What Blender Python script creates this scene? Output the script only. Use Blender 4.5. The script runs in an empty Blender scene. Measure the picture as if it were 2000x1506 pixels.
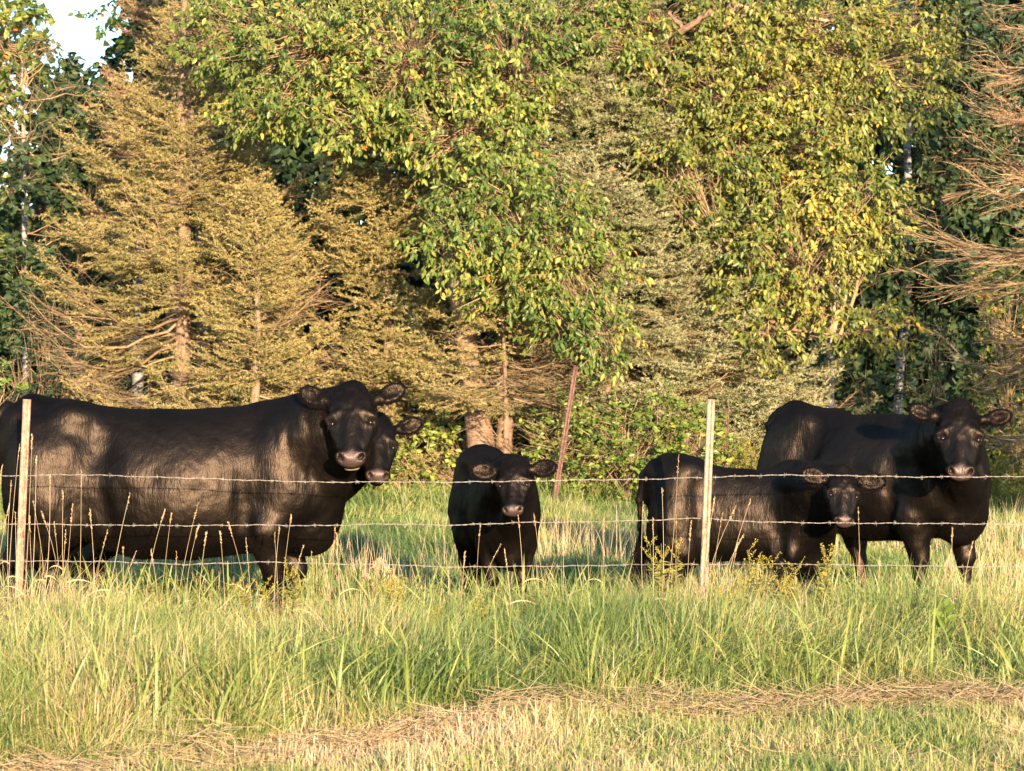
import bpy, math, random
import numpy as np
from math import radians as R_
from mathutils import Vector, Matrix
rng = np.random.default_rng(7)
random.seed(7)
S = bpy.context.scene
C = S.collection

# ------------------------------------------------------------------ camera, sky, sun, exposure
CAMH, FPX, HOR = 1.55, 5400.0, 700.0          # eye height, focal length in photo pixels, horizon row
cam = bpy.data.cameras.new('camera'); camo = bpy.data.objects.new('camera', cam); C.objects.link(camo)
camo.location = (0, 0, CAMH); camo.rotation_euler = (R_(90), 0, 0)
cam.sensor_width = 36; cam.lens = FPX / 2000 * 36; cam.shift_y = -(753 - HOR) / 2000
cam.clip_end = 2000; cam.clip_start = 0.5
cam.dof.use_dof = True; cam.dof.focus_distance = 16.0; cam.dof.aperture_fstop = 9.0
S.camera = camo
EL, AZ = 9.5, 12.5                              # sun: height, and degrees to the right of straight behind the camera
tosun = Vector((math.sin(R_(AZ)) * math.cos(R_(EL)), -math.cos(R_(AZ)) * math.cos(R_(EL)), math.sin(R_(EL))))
w = bpy.data.worlds.new('World'); S.world = w; w.use_nodes = True
nt = w.node_tree; sky = nt.nodes.new('ShaderNodeTexSky'); sky.sky_type = 'NISHITA'; sky.sun_disc = False
sky.sun_elevation = R_(EL); sky.sun_rotation = R_(180 - AZ); sky.air_density = 1.0; sky.dust_density = 0.3; sky.ozone_density = 3.0
nt.nodes['Background'].inputs['Strength'].default_value = 0.15
nt.links.new(sky.outputs[0], nt.nodes['Background'].inputs['Color'])
sl = bpy.data.lights.new('sun', 'SUN'); sl.energy = 5.0; sl.angle = R_(0.55); sl.color = (1.0, 0.735, 0.50)
so = bpy.data.objects.new('sun', sl); C.objects.link(so); so.rotation_euler = tosun.to_track_quat('Z', 'Y').to_euler()
S.view_settings.view_transform = 'Standard'; S.view_settings.look = 'None'; S.view_settings.gamma = 1
S.view_settings.exposure = 1.7

# ------------------------------------------------------------------ helpers
def P(px, py, D):                                # a point of the place from where it shows and how far it stands
    return np.array([(px - 1000) / FPX * D, D, CAMH - (py - HOR) / FPX * D])
def X(px, D): return (px - 1000) / FPX * D
def tag(o, label=None, cat=None, group=None, kind=None):
    if label: o['label'] = label
    if cat: o['category'] = cat
    if group: o['group'] = group
    if kind: o['kind'] = kind
    return o
def empty(name, loc=(0, 0, 0), rz=0.0):
    o = bpy.data.objects.new(name, None); C.objects.link(o); o.location = loc; o.rotation_euler = (0, 0, rz)
    o.empty_display_size = .1
    return o
def link(name, me, parent=None):
    o = bpy.data.objects.new(name, me); C.objects.link(o)
    if parent: o.parent = parent
    return o
def mesh(name, V, F, mat, smooth=False, attrs=None, mats=None, midx=None):
    V = np.asarray(V, dtype=np.float32); F = [np.asarray(f, dtype=np.int32) for f in F if len(f)]
    me = bpy.data.meshes.new(name)
    me.vertices.add(len(V)); me.vertices.foreach_set('co', V.ravel())
    nl = sum(f.size for f in F); npol = sum(len(f) for f in F)
    me.loops.add(nl); me.polygons.add(npol)
    me.loops.foreach_set('vertex_index', np.concatenate([f.ravel() for f in F]))
    st = []; k = 0
    for f in F:
        st.append(np.arange(len(f)) * f.shape[1] + k); k += f.size
    me.polygons.foreach_set('loop_start', np.concatenate(st).astype(np.int32))
    if smooth: me.polygons.foreach_set('use_smooth', np.ones(npol, dtype=bool))
    for m in (mats or [mat]): me.materials.append(m)
    if midx is not None: me.polygons.foreach_set('material_index', np.asarray(midx, dtype=np.int32))
    for k_, v in (attrs or {}).items():
        a = me.attributes.new(k_, 'FLOAT', 'POINT'); a.data.foreach_set('value', np.asarray(v, dtype=np.float32))
    me.update(calc_edges=True)
    return me
def nrm(a): return a / (np.linalg.norm(a, axis=-1, keepdims=True) + 1e-9)
def cr(a, b): return np.cross(a, b)
class Geo:                                       # collects vertices, faces and one random value per vertex
    def __init__(s): s.V = []; s.F = []; s.A = []; s.n = 0
    def add(s, V, F, a=0.5):
        V = np.asarray(V, dtype=np.float32).reshape(-1, 3)
        s.V.append(V); s.F += [np.asarray(f) + s.n for f in F]
        s.A.append(np.broadcast_to(np.asarray(a, dtype=np.float32), (len(V),)).copy() if np.ndim(a) == 0 else np.asarray(a, dtype=np.float32))
        s.n += len(V)
    def mesh(s, name, mat, smooth=False):
        if not s.V: return None
        by = {}
        for f in s.F: by.setdefault(f.shape[1], []).append(f)
        return mesh(name, np.concatenate(s.V), [np.concatenate(v) for v in by.values()], mat, smooth, {'rnd': np.concatenate(s.A)})
def tube(g, pts, rad, sides=6, a=0.5, cap=True):
    pts = np.asarray(pts, float); n = len(pts); rad = np.broadcast_to(rad, (n,))
    t = nrm(np.gradient(pts, axis=0)); up = np.array([0, 0, 1.0])
    if abs(t[:, 2]).mean() > .8: up = np.array([1.0, 0, 0])
    u = nrm(cr(t, up)); v = cr(u, t)
    an = np.arange(sides) * 2 * math.pi / sides
    V = pts[:, None] + rad[:, None, None] * (np.cos(an)[None, :, None] * u[:, None] + np.sin(an)[None, :, None] * v[:, None])
    i = np.arange(n - 1)[:, None] * sides; j = np.arange(sides)[None]; j2 = (j + 1) % sides
    F = np.stack([i + j, i + j2, i + sides + j2, i + sides + j], -1).reshape(-1, 4)
    Fs = [F]
    if cap: Fs += [np.arange(sides)[None, ::-1], (np.arange(sides) + (n - 1) * sides)[None]]
    g.add(V.reshape(-1, 3), Fs, a)
def sticks(g, a, b, r0, r1, rn=None):            # many thin three-sided twigs
    a = np.asarray(a); b = np.asarray(b); N = len(a)
    if N == 0: return
    r0 = np.broadcast_to(r0, (N,)); r1 = np.broadcast_to(r1, (N,))
    d = nrm(b - a); ref = np.where(abs(d[:, 2:3]) > .9, np.array([[1., 0, 0]]), np.array([[0, 0, 1.]]))
    u = nrm(cr(d, ref)); v = cr(u, d)
    an = np.array([0, 2.094, 4.189])
    o = np.cos(an)[None, :, None] * u[:, None] + np.sin(an)[None, :, None] * v[:, None]
    V = np.concatenate([a[:, None] + o * r0[:, None, None], b[:, None] + o * r1[:, None, None]], 1)
    base = np.arange(N)[:, None] * 6
    F = np.concatenate([base + np.array([[0, 1, 4, 3]]), base + np.array([[1, 2, 5, 4]]), base + np.array([[2, 0, 3, 5]])], 0)
    g.add(V.reshape(-1, 3), [F], np.repeat(rng.random(N) if rn is None else rn, 6))
def needles(g, a, b, K, ln, wd, spread=.85, rn=None):
    N = len(a)
    if N == 0: return
    if rn is None: rn = rng.random(N)
    t = rng.random((N, K)); d = nrm(b - a)[:, None]
    p = a[:, None] * (1 - t[..., None]) + b[:, None] * t[..., None]
    rad = rng.normal(size=(N, K, 3)); rad = nrm(rad - (rad * d).sum(-1, keepdims=True) * d)
    q = nrm(d * .75 + rad * spread); w_ = nrm(cr(q, rng.normal(size=(N, K, 3)))) * wd * .5
    tip = p + q * (ln * (.7 + .6 * rng.random((N, K, 1))))
    V = np.stack([p - w_, p + w_, tip], 2).reshape(-1, 3)
    g.add(V, [np.arange(N * K * 3).reshape(-1, 3)], np.repeat(np.clip(rn[:, None] + rng.normal(size=(N, K)) * .05, 0, 1).ravel(), 3))
def leaves(g, p, d, ln, wd, rn=None, fold=.25):  # folded six-point leaves
    N = len(p); ln = np.broadcast_to(ln, (N,))[:, None]; wd = np.broadcast_to(wd, (N,))[:, None]
    d = nrm(d); s = nrm(cr(d, rng.normal(size=(N, 3)) + np.array([0, -.8, .2]))); n = cr(s, d)
    bend = n * ln * rng.uniform(-.15, .15, (N, 1))
    V = np.stack([p, p + d * ln * .3 + s * wd * .5 + n * wd * fold, p + d * ln * .65 + s * wd * .42 + n * wd * fold + bend, p + d * ln + bend * 2,
                  p + d * ln * .65 - s * wd * .42 + n * wd * fold + bend, p + d * ln * .3 - s * wd * .5 + n * wd * fold], 1)
    b = np.arange(N)[:, None] * 6
    g.add(V.reshape(-1, 3), [np.concatenate([b + np.array([[0, 1, 2, 3]]), b + np.array([[0, 3, 4, 5]])])], np.repeat(rng.random(N) if rn is None else rn, 6))
def vnoise(x, y, s, seed=0):                     # smooth value noise, 0..1
    r = np.random.default_rng(seed).random((64, 64)); x = x / s + 100; y = y / s + 100
    i = np.floor(x).astype(int); j = np.floor(y).astype(int); fx = x - i; fy = y - j
    fx = fx * fx * (3 - 2 * fx); fy = fy * fy * (3 - 2 * fy)
    f = lambda a, b: r[a % 64, b % 64]
    return (f(i, j) * (1 - fx) + f(i + 1, j) * fx) * (1 - fy) + (f(i, j + 1) * (1 - fx) + f(i + 1, j + 1) * fx) * fy

# ------------------------------------------------------------------ materials
def newmat(name):
    m = bpy.data.materials.new(name); m.use_nodes = True
    return m, m.node_tree, m.node_tree.nodes['Principled BSDF']
def ramp(nt, stops, fac, interp='LINEAR'):
    r = nt.nodes.new('ShaderNodeValToRGB'); r.color_ramp.interpolation = interp
    e = r.color_ramp.elements
    while len(e) < len(stops): e.new(0.5)
    for el, (p, c) in zip(e, stops): el.position = p; el.color = (*c, 1)
    nt.links.new(fac, r.inputs[0]); return r.outputs[0]
def leafmat(name, stops, rough=.5, trans=.3, noise=True, spec=.3):
    m, nt, b = newmat(name)
    at = nt.nodes.new('ShaderNodeAttribute'); at.attribute_name = 'rnd'
    col = ramp(nt, stops, at.outputs['Fac'])
    b.inputs['Roughness'].default_value = rough; b.inputs['Specular IOR Level'].default_value = spec
    nt.links.new(col, b.inputs['Base Color'])
    if trans:
        t = nt.nodes.new('ShaderNodeBsdfTranslucent'); nt.links.new(col, t.inputs['Color'])
        mx = nt.nodes.new('ShaderNodeMixShader'); mx.inputs[0].default_value = trans
        nt.links.new(b.outputs[0], mx.inputs[1]); nt.links.new(t.outputs[0], mx.inputs[2])
        nt.links.new(mx.outputs[0], nt.nodes['Material Output'].inputs['Surface'])
    return m
def barkmat(name, c0, c1, scale=(30, 30, 6), bump=.6, extra=None):
    m, nt, b = newmat(name)
    tc = nt.nodes.new('ShaderNodeTexCoord'); mp = nt.nodes.new('ShaderNodeMapping'); mp.inputs['Scale'].default_value = scale
    nt.links.new(tc.outputs['Object'], mp.inputs[0])
    n = nt.nodes.new('ShaderNodeTexNoise'); n.inputs['Scale'].default_value = 1; n.inputs['Detail'].default_value = 6; n.inputs['Roughness'].default_value = .65
    nt.links.new(mp.outputs[0], n.inputs[0])
    col = ramp(nt, [(.35, c0), (.62, c1)] if not extra else extra, n.outputs['Fac'])
    nt.links.new(col, b.inputs['Base Color']); b.inputs['Roughness'].default_value = .85
    bp = nt.nodes.new('ShaderNodeBump'); bp.inputs['Strength'].default_value = bump; bp.inputs['Distance'].default_value = .02
    nt.links.new(n.outputs['Fac'], bp.inputs['Height']); nt.links.new(bp.outputs[0], b.inputs['Normal'])
    return m
M_needle = leafmat('spruce_needles', [(0, (.10, .115, .04)), (.35, (.215, .20, .065)), (.7, (.34, .28, .105)), (1, (.46, .335, .15))], .55, .12)
M_needle_blue = leafmat('blue_spruce_needles', [(0, (.10, .13, .055)), (.5, (.24, .25, .11)), (.85, (.38, .37, .21)), (1, (.44, .34, .18))], .55, .12)
M_needle_brown = leafmat('dead_spruce_needles', [(0, (.16, .09, .05)), (.5, (.30, .18, .10)), (1, (.42, .27, .16))], .6, .1)
M_twig = leafmat('dry_twigs', [(0, (.15, .10, .055)), (.5, (.28, .20, .11)), (1, (.42, .31, .18))], .8, 0, spec=.2)
M_twig_dark = leafmat('dark_twigs', [(0, (.07, .05, .035)), (1, (.15, .11, .07))], .8, 0, spec=.2)
M_bark = barkmat('conifer_bark', (.11, .075, .05), (.30, .20, .12))
M_bark2 = barkmat('cherry_bark', (.12, .075, .05), (.30, .19, .12), (18, 18, 30))
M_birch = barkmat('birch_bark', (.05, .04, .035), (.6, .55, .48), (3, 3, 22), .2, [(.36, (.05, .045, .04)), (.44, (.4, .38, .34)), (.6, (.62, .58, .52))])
M_birch_shade = barkmat('shaded_birch_bark', (.05, .04, .035), (.4, .37, .33), (3, 3, 22), .2, [(.38, (.04, .035, .03)), (.47, (.22, .21, .19)), (.64, (.36, .35, .32))])  # birch bark again, its colours darkened to stand for shade
M_leaf = leafmat('cherry_leaves', [(0, (.05, .10, .02)), (.4, (.13, .19, .035)), (.75, (.26, .29, .06)), (.92, (.42, .38, .07)), (.97, (.65, .43, .05)), (1, (.55, .22, .05))], .42, .25, spec=.4)
M_leaf_y = leafmat('ash_leaves', [(0, (.06, .105, .022)), (.4, (.15, .185, .035)), (.75, (.28, .28, .055)), (.93, (.46, .39, .07)), (1, (.62, .36, .06))], .42, .25, spec=.4)
M_leaf_d = leafmat('shade_darkened_leaves', [(0, (.022, .045, .02)), (.5, (.045, .08, .03)), (.9, (.08, .115, .035)), (1, (.14, .13, .04))], .5, .2)  # leaf colours kept low so the back trees carry their shade
M_leaf_s = leafmat('shrub_leaves', [(0, (.07, .13, .02)), (.5, (.18, .25, .04)), (.9, (.33, .36, .06)), (1, (.42, .33, .08))], .4, .25, spec=.4)
M_weed = leafmat('goldenrod_plant', [(0, (.10, .12, .03)), (.5, (.22, .21, .05)), (.75, (.42, .33, .05)), (1, (.55, .40, .07))], .6, .2)
M_grass = leafmat('grass_blades', [(0, (.07, .13, .035)), (.25, (.15, .22, .055)), (.5, (.29, .33, .09)), (.68, (.42, .37, .15)), (.84, (.52, .38, .21)), (1, (.60, .46, .29))], .45, .3, spec=.35)
M_hay = leafmat('cut_hay', [(0, (.30, .21, .11)), (.5, (.45, .34, .18)), (1, (.56, .45, .26))], .6, .2)
M_straw = leafmat('dry_straw', [(0, (.34, .22, .10)), (.5, (.46, .33, .17)), (1, (.58, .46, .28))], .6, .2)

# ------------------------------------------------------------------ ground
m, nt, b = newmat('ground'); M_ground = m
tc = nt.nodes.new('ShaderNodeTexCoord'); n1 = nt.nodes.new('ShaderNodeTexNoise'); n1.inputs['Scale'].default_value = 3; n1.inputs['Detail'].default_value = 8
nt.links.new(tc.outputs['Object'], n1.inputs[0])
nt.links.new(ramp(nt, [(.3, (.06, .075, .025)), (.5, (.11, .11, .04)), (.7, (.20, .15, .075))], n1.outputs['Fac']), b.inputs['Base Color']); b.inputs['Roughness'].default_value = .95
def gz(x, y): return (vnoise(x, y, 1.7, 3) - .5) * .06 + (vnoise(x, y, .5, 4) - .5) * .02
gx = np.concatenate([[-300, -60, -20], np.linspace(-9, 9, 121), [20, 60, 300]]); gy = np.concatenate([[-300, -30, 0], np.linspace(6, 40, 200), [80, 400, 900]])
XX, YY = np.meshgrid(gx, gy, indexing='ij'); fade = ((abs(XX) <= 9) & (YY >= 6) & (YY <= 40))
ZZ = gz(XX, YY) * fade
nx, ny = XX.shape; i, j = np.meshgrid(np.arange(nx - 1), np.arange(ny - 1), indexing='ij'); q = (i * ny + j).ravel()
tag(link('ground', mesh('ground', np.stack([XX, YY, ZZ], -1).reshape(-1, 3), [np.stack([q, q + ny, q + ny + 1, q + 1], -1)], M_ground, True)), kind='structure')

# ------------------------------------------------------------------ grass
def mown_edge(x):                                # distance of the mown line from the camera at x
    return 11.72 + np.where(x > 0, .44, .70) * x + .16 * np.sin(x * 1.9 + 1) + .10 * np.sin(x * 4.7) + .05 * np.sin(x * 13)
def blades(g, x, y, h, wd, lean, az, rn, K=3, z=None):
    N = len(x); z = gz(x, y) if z is None else z
    root = np.stack([x, y, z], -1); ld = np.stack([np.cos(az), np.sin(az), 0 * az], -1)
    fa = rng.uniform(0, math.pi, N); s = np.stack([np.cos(fa), np.sin(fa) * .6, 0 * fa], -1)
    L = []; 
    for k in range(K):
        t = k / K; c = root + np.array([0, 0, 1.]) * (h * (t - .35 * np.clip(lean, 0, 1.6) * t ** 2.2))[:, None] + ld * (h * lean * t ** 1.8)[:, None]
        ww = (wd * (1 - t ** 2 * .55) * .5)[:, None]; L += [c - s * ww, c + s * ww]
    t = 1.0; L.append(root + np.array([0, 0, 1.]) * (h * (t - .35 * np.clip(lean, 0, 1.6)))[:, None] + ld * (h * lean)[:, None])
    V = np.stack(L, 1).reshape(-1, 3); b = np.arange(N)[:, None] * (2 * K + 1); F = []
    q = np.concatenate([b + np.array([[2 * k, 2 * k + 1, 2 * k + 3, 2 * k + 2]]) for k in range(K - 1)])
    g.add(V, [q, b + np.array([[2 * K - 2, 2 * K - 1, 2 * K]])], np.repeat(rn, 2 * K + 1))
def scatter(n, y0, y1, marg=1.3):
    y = np.sqrt(rng.uniform(y0 ** 2, y1 ** 2, n)); x = rng.uniform(-1, 1, n) * .185 * marg * y
    return x, y
def colr(x, y, dry=0.0, sd=11):
    return np.clip(.375 + .62 * (vnoise(x, y * .6, .55, sd) - .5) + .35 * (vnoise(x, y * .6, 1.6, sd + 1) - .5) + dry + rng.normal(size=len(x)) * .22, 0, 1)
g = Geo()                                        # tall strip along the fence
x, y = scatter(300000, 10.3, 16.6)
e = mown_edge(x); k = (y > e + rng.normal(size=len(x)) * .05); x, y = x[k], y[k]; e = e[k]
cl = vnoise(x, y, .35, 21); cl2 = vnoise(x, y, .9, 22)
h = (.09 + .30 * cl + .18 * cl2) * rng.uniform(.45, 1.15, len(x)) * np.clip(.6 + (y - e) * .45, .55, 1) * np.interp(y, [13, 14, 15, 16], [1.1, .92, .62, .5])
az = vnoise(x, y, .45, 23) * 9 + rng.normal(size=len(x)) * 1.1
leftdry = np.clip((-x - 1.2) * .09, 0, .25) + np.where((abs(x - 1.15) < .8) & (y > 13.8), .16, 0)
blades(g, x, y, h, rng.uniform(.0025, .0065, len(x)), rng.uniform(.05, 1.25, len(x)) * (.5 + .9 * vnoise(x, y, .6, 24)), az, colr(x, y, leftdry), 4)
n = 9000; x, y = scatter(n, 10.8, 16); k = y > mown_edge(x) + .1; x, y = x[k], y[k]   # broad bright blades
blades(g, x, y, rng.uniform(.2, .52, len(x)), rng.uniform(.009, .014, len(x)), rng.uniform(.15, 1.2, len(x)), rng.uniform(0, 6.28, len(x)), np.clip(rng.normal(size=len(x)) * .12 + .40, 0, .62), 5)
for px_, D_, sx_, n, h0, dry in [(1330, 14.3, .16, 900, .50, .78), (1445, 14.3, .17, 1200, .46, .80), (1545, 14.2, .12, 400, .30, .70), (1380, 14.0, .26, 1200, .36, .70), (40, 14.2, .25, 900, .52, .82), (150, 14.0, .25, 700, .44, .8),
        (1110, 14.1, .12, 500, .50, .30), (1180, 14.0, .14, 600, .48, .32), (1230, 13.8, .12, 400, .46, .36), (1760, 13.9, .14, 600, .52, .25), (1700, 14.0, .10, 350, .50, .45), (1850, 14.1, .12, 400, .46, .35), (1940, 14.2, .22, 700, .52, .80),
        (330, 13.6, .16, 500, .44, .42), (560, 13.5, .18, 500, .42, .72), (760, 13.4, .14, 500, .46, .40), (930, 13.6, .10, 250, .42, .28), (250, 12.6, .3, 900, .38, .78), (560, 12.4, .22, 800, .36, .3), (1080, 12.8, .2, 700, .40, .24), (1500, 13.2, .3, 900, .36, .76), (60, 12.2, .2, 700, .42, .3), (1250, 12.4, .2, 600, .34, .3), (1650, 13.2, .16, 500, .4, .25)]:
    x = X(px_, D_) + rng.normal(size=n) * sx_; y = D_ + rng.normal(size=n) * .12
    blades(g, x, y, h0 * rng.uniform(.5, 1.15, n), rng.uniform(.003, .008 if dry < .5 else .0045, n), rng.uniform(.1, 1.0, n), np.arctan2(y - D_, x - X(px_, D_)) + rng.normal(size=n) * .8, np.clip(dry + rng.normal(size=n) * .13, 0, 1), 4)
tag(link('tall_grass', g.mesh('tall_grass', M_grass)), 'unmown knee-high green and straw-coloured grass along the barbed wire fence', 'grass', kind='stuff')
g = Geo()                                        # mown foreground
x, y = scatter(150000, 9.2, 14.6, 1.25); e = mown_edge(x); k = y < e + .15; x, y, e = x[k], y[k], e[k]
dr = .13 + .24 * np.exp(-((y - e + .35) / .3) ** 2) + .12 * (vnoise(x, y * 1.8, .5, 31) - .5)
blades(g, x, y, rng.uniform(.03, .11, len(x)) * (.4 + 1.2 * vnoise(x, y, .22, 33)), rng.uniform(.003, .006, len(x)), rng.uniform(0, 1.0, len(x)), rng.uniform(0, 6.28, len(x)), np.clip(colr(x, y, dr, 35) + .05, 0, 1), 3)
tag(link('mown_grass', g.mesh('mown_grass', M_grass)), 'short mown grass with yellow stubble in the foreground', 'grass', kind='stuff')
g = Geo()                                        # cut hay left on the mown line
n = 110000; x, y = scatter(n, 9.2, 14.6, 1.25); e = mown_edge(x)
pr = np.exp(-((y - e + .30) / .17) ** 2) * np.clip(.0 + 1.5 * vnoise(x, y, .45, 41), 0, 1) + .10 * (vnoise(x, y * 2, .6, 42) > .55)
k = rng.random(n) < pr; x, y, e = x[k], y[k], e[k]; N = len(x)
mound = .13 * np.exp(-((y - e + .28) / .16) ** 2) * vnoise(x, y, .5, 41)
z = gz(x, y) + .015 + mound * rng.random(N) * 1.3 + rng.random(N) * .02
az = rng.normal(size=N) * .9 + (rng.random(N) < .5) * math.pi; L = rng.uniform(.06, .22, N)
d = np.stack([np.cos(az) * L, np.sin(az) * L, rng.normal(size=N) * .30 * L], -1); a = np.stack([x, y, z], -1)
mid = a + d * .5 + rng.normal(size=(N, 3)) * .008
rr = rng.random(N); sticks(g, a, mid, .0014, .0016, rr); sticks(g, mid, a + d, .0016, .0008, rr)
tag(link('cut_hay', g.mesh('cut_hay', M_hay)), 'dry cut hay lying in a low windrow along the mown edge', 'hay', kind='stuff')
g = Geo()                                        # grazed pasture behind the fence
x, y = scatter(190000, 16.0, 30.5, 1.35)
cl = vnoise(x, y * .7, .5, 51); cl2 = vnoise(x, y * .6, 1.5, 52)
h = (.07 + .14 * cl ** 2 + .16 * np.clip(cl2 - .45, 0, 1) * 2) * rng.uniform(.5, 1.3, len(x)) * np.where(y > 27.2, 1.7, 1) * np.where(y < 17.5, .8, 1)
blades(g, x, y, h, rng.uniform(.005, .010, len(x)), rng.uniform(.1, .8, len(x)), vnoise(x, y, .6, 53) * 9 + rng.normal(size=len(x)), np.clip(colr(x, y, -.21, 55), 0, 1), 3)
tag(link('pasture_grass', g.mesh('pasture_grass', M_grass)), 'uneven grazed grass of the pasture between fence and trees', 'grass', kind='stuff')
g = Geo(); n = 11000; x, y = scatter(n, 12.4, 24, 1.3); k = (vnoise(x, y, .8, 61) > .55) & (y > mown_edge(x) + .15); x, y = x[k], y[k]; N = len(x)  # thin dry stems
hh = rng.uniform(.2, .5, N); az = rng.uniform(0, 6.28, N); le = rng.uniform(.05, .35, N)
blades(g, x, y, hh, np.full(N, .0035), le, az, rng.uniform(.7, 1, N), 3)
tag(link('dry_grass_stems', g.mesh('dry_grass_stems', M_grass)), 'thin bleached stems scattered through the taller grass', 'grass', kind='stuff')

# ------------------------------------------------------------------ trees and bushes
def trunk_pts(path):                             # path: (px, py, D, radius)
    return np.array([P(a[0], a[1], a[2]) for a in path]), np.array([a[3] for a in path])
def smooth(pts, rad, n=24, wob=.0):
    t = np.linspace(0, 1, len(pts)); u = np.linspace(0, 1, n)
    q = np.stack([np.interp(u, t, pts[:, i]) for i in range(3)], 1)
    for _ in range(2): q[1:-1] = (q[:-2] + q[1:-1] * 2 + q[2:]) / 4
    q[1:-1] += rng.normal(size=(n - 2, 3)) * wob
    return q, np.interp(u, t, rad)
def spruce(name, label, cat, x, D, H, prof, needle, nbr=150, dead=.15, z0=.4, group=None, r0=.11, up=.25, dens=1.0, lean=0.0, back=.55, thick=1.0, K=15, dead_low=.45, loc=None):
    """prof: heights and branch lengths; branches in whorls, laterals, shoots with needles; dead branches keep only twigs"""
    root = empty(name, (x, D, 0)); tag(root, label, cat, group)
    zz = np.linspace(-.1, H, 26); tp = np.stack([lean * zz + .02 * np.sin(zz * 2 + x), .02 * np.cos(zz * 1.7), zz], 1)
    g = Geo(); tube(g, tp, r0 * (1 - zz / H * .96).clip(.04, 1) ** .85, 10)
    link('trunk', g.mesh('trunk', M_bark, True), root)
    gb = Geo(); A = []; B = []; R0 = []; R1 = []; SA = []; SB = []; SR = []
    hz, hr = np.array(prof).T; z = z0
    whorls = []
    while z < H - .1:
        n = int(rng.integers(5, 8) * dens) + 1
        for i in range(n): whorls.append((z + rng.normal() * .025, rng.uniform(0, 2 * math.pi)))
        z += rng.uniform(.15, .25)
    for bz, az in whorls:
        if math.sin(az) > .35 and rng.random() > back: continue      # fewer branches on the far side
        L = np.interp(bz, hz, hr) * rng.uniform(.7, 1.2)
        if L < .12: continue
        isdead = rng.random() < dead + dead_low * max(0, 1 - (bz - z0) / (.35 * H)) ** 1.3
        hd = np.array([math.cos(az), math.sin(az), 0]); sl_ = up * (bz / H) * 2.2 + rng.normal() * .08 - .08; dr = -.28 * (1 - bz / H) + rng.normal() * .06
        t = np.linspace(0, 1, 9)[:, None]; base = np.array([lean * bz, 0, bz])
        pts = base + hd * L * t + np.array([0, 0, 1.]) * L * (sl_ * t + dr * np.sin(t * math.pi) * .8 + .10 * t ** 3) + rng.normal(size=(9, 3)) * .012 * L
        rr = (.006 + .008 * L) * (1 - t[:, 0] * .8); tube(gb, pts, rr, 4, rng.uniform(.1, .7), False)
        tl = np.arange(.10 if not isdead else .2, 1.0, .052 / max(L, .3)); nl = len(tl)
        if nl == 0: continue
        ii = tl * 8; i0 = ii.astype(int).clip(0, 7); fr = (ii - i0)[:, None]; q = pts[i0] * (1 - fr) + pts[i0 + 1] * fr
        tang = nrm(pts[i0 + 1] - pts[i0]); side = nrm(cr(tang, np.array([0, 0, 1.]))) * np.where(np.arange(nl) % 2, 1, -1)[:, None]
        ll = ((1 - tl) * .46 * L + .10) * rng.uniform(.65, 1.25, nl); ll = np.minimum(ll, .8)
        dl = nrm(tang * .75 + side * rng.uniform(.6, 1.0, (nl, 1)) + rng.normal(size=(nl, 3)) * .14 + np.array([0, 0, -.12]))
        m1 = q + dl * (ll * .5)[:, None] + rng.normal(size=(nl, 3)) * .012; e1 = q + dl * ll[:, None] + np.array([0, 0, 1.]) * (rng.normal(size=(nl, 1)) * .03 + .02)
        A += [q, m1]; B += [m1, e1]; R0 += [np.full(nl, .0036 * thick), np.full(nl, .0026 * thick)]; R1 += [np.full(nl, .0026 * thick), np.full(nl, .0014 * thick)]
        # shoots on the laterals
        for k in range(nl):
            ns = max(2, int(ll[k] / (.05 if isdead else .034))); s = np.linspace(.15, 1, ns)[:, None]; sp = q[k] * (1 - s) + e1[k] * s
            sd = nrm(cr(dl[k], np.array([0, 0, 1.]))) * np.where(np.arange(ns) % 2, 1, -1)[:, None]
            d2 = nrm(dl[k] * .8 + sd * .75 + rng.normal(size=(ns, 3)) * .22 + np.array([0, 0, .05])); l2 = rng.uniform(.05, .13, ns) * (1.35 if isdead else 1)
            if isdead:
                A.append(sp); B.append(sp + d2 * l2[:, None] * 1.2); R0.append(np.full(ns, .0019 * thick)); R1.append(np.full(ns, .0009 * thick))
            else:
                SA.append(sp); SB.append(sp + d2 * l2[:, None]); SR.append(np.clip(np.full(ns, (k * 37 % 17) / 17) * .35 + rng.normal() * .1 + .3 + .2 * tl[k], 0, 1))
        if not isdead:
            SA.append(q); SB.append(m1); SR.append(np.full(nl, .35)); SA.append(m1); SB.append(e1); SR.append(np.full(nl, .6))
            SA.append(pts[4:-1]); SB.append(pts[5:]); SR.append(np.full(4, .5))
    sticks(gb, np.concatenate(A), np.concatenate(B), np.concatenate(R0), np.concatenate(R1))
    link('branches', gb.mesh('branches', M_twig), root)
    g = Geo(); SA = np.concatenate(SA) if SA else np.zeros((0, 3))
    if len(SA):
        needles(g, SA, np.concatenate(SB), K, .028, .0098, rn=np.concatenate(SR)); link('needles', g.mesh('needles', needle), root)
    return root
def blob_pts(b, n, shell=.45):
    cx, cy, rx, ry, D, dd = b[:6]; c = P(cx, cy, D); r = np.array([rx / FPX * D, dd, ry / FPX * D])
    u = nrm(rng.normal(size=(n, 3))) * (rng.uniform(shell ** 3, 1, (n, 1)) ** (1 / 3))
    return c + u * r, c, r
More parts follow.
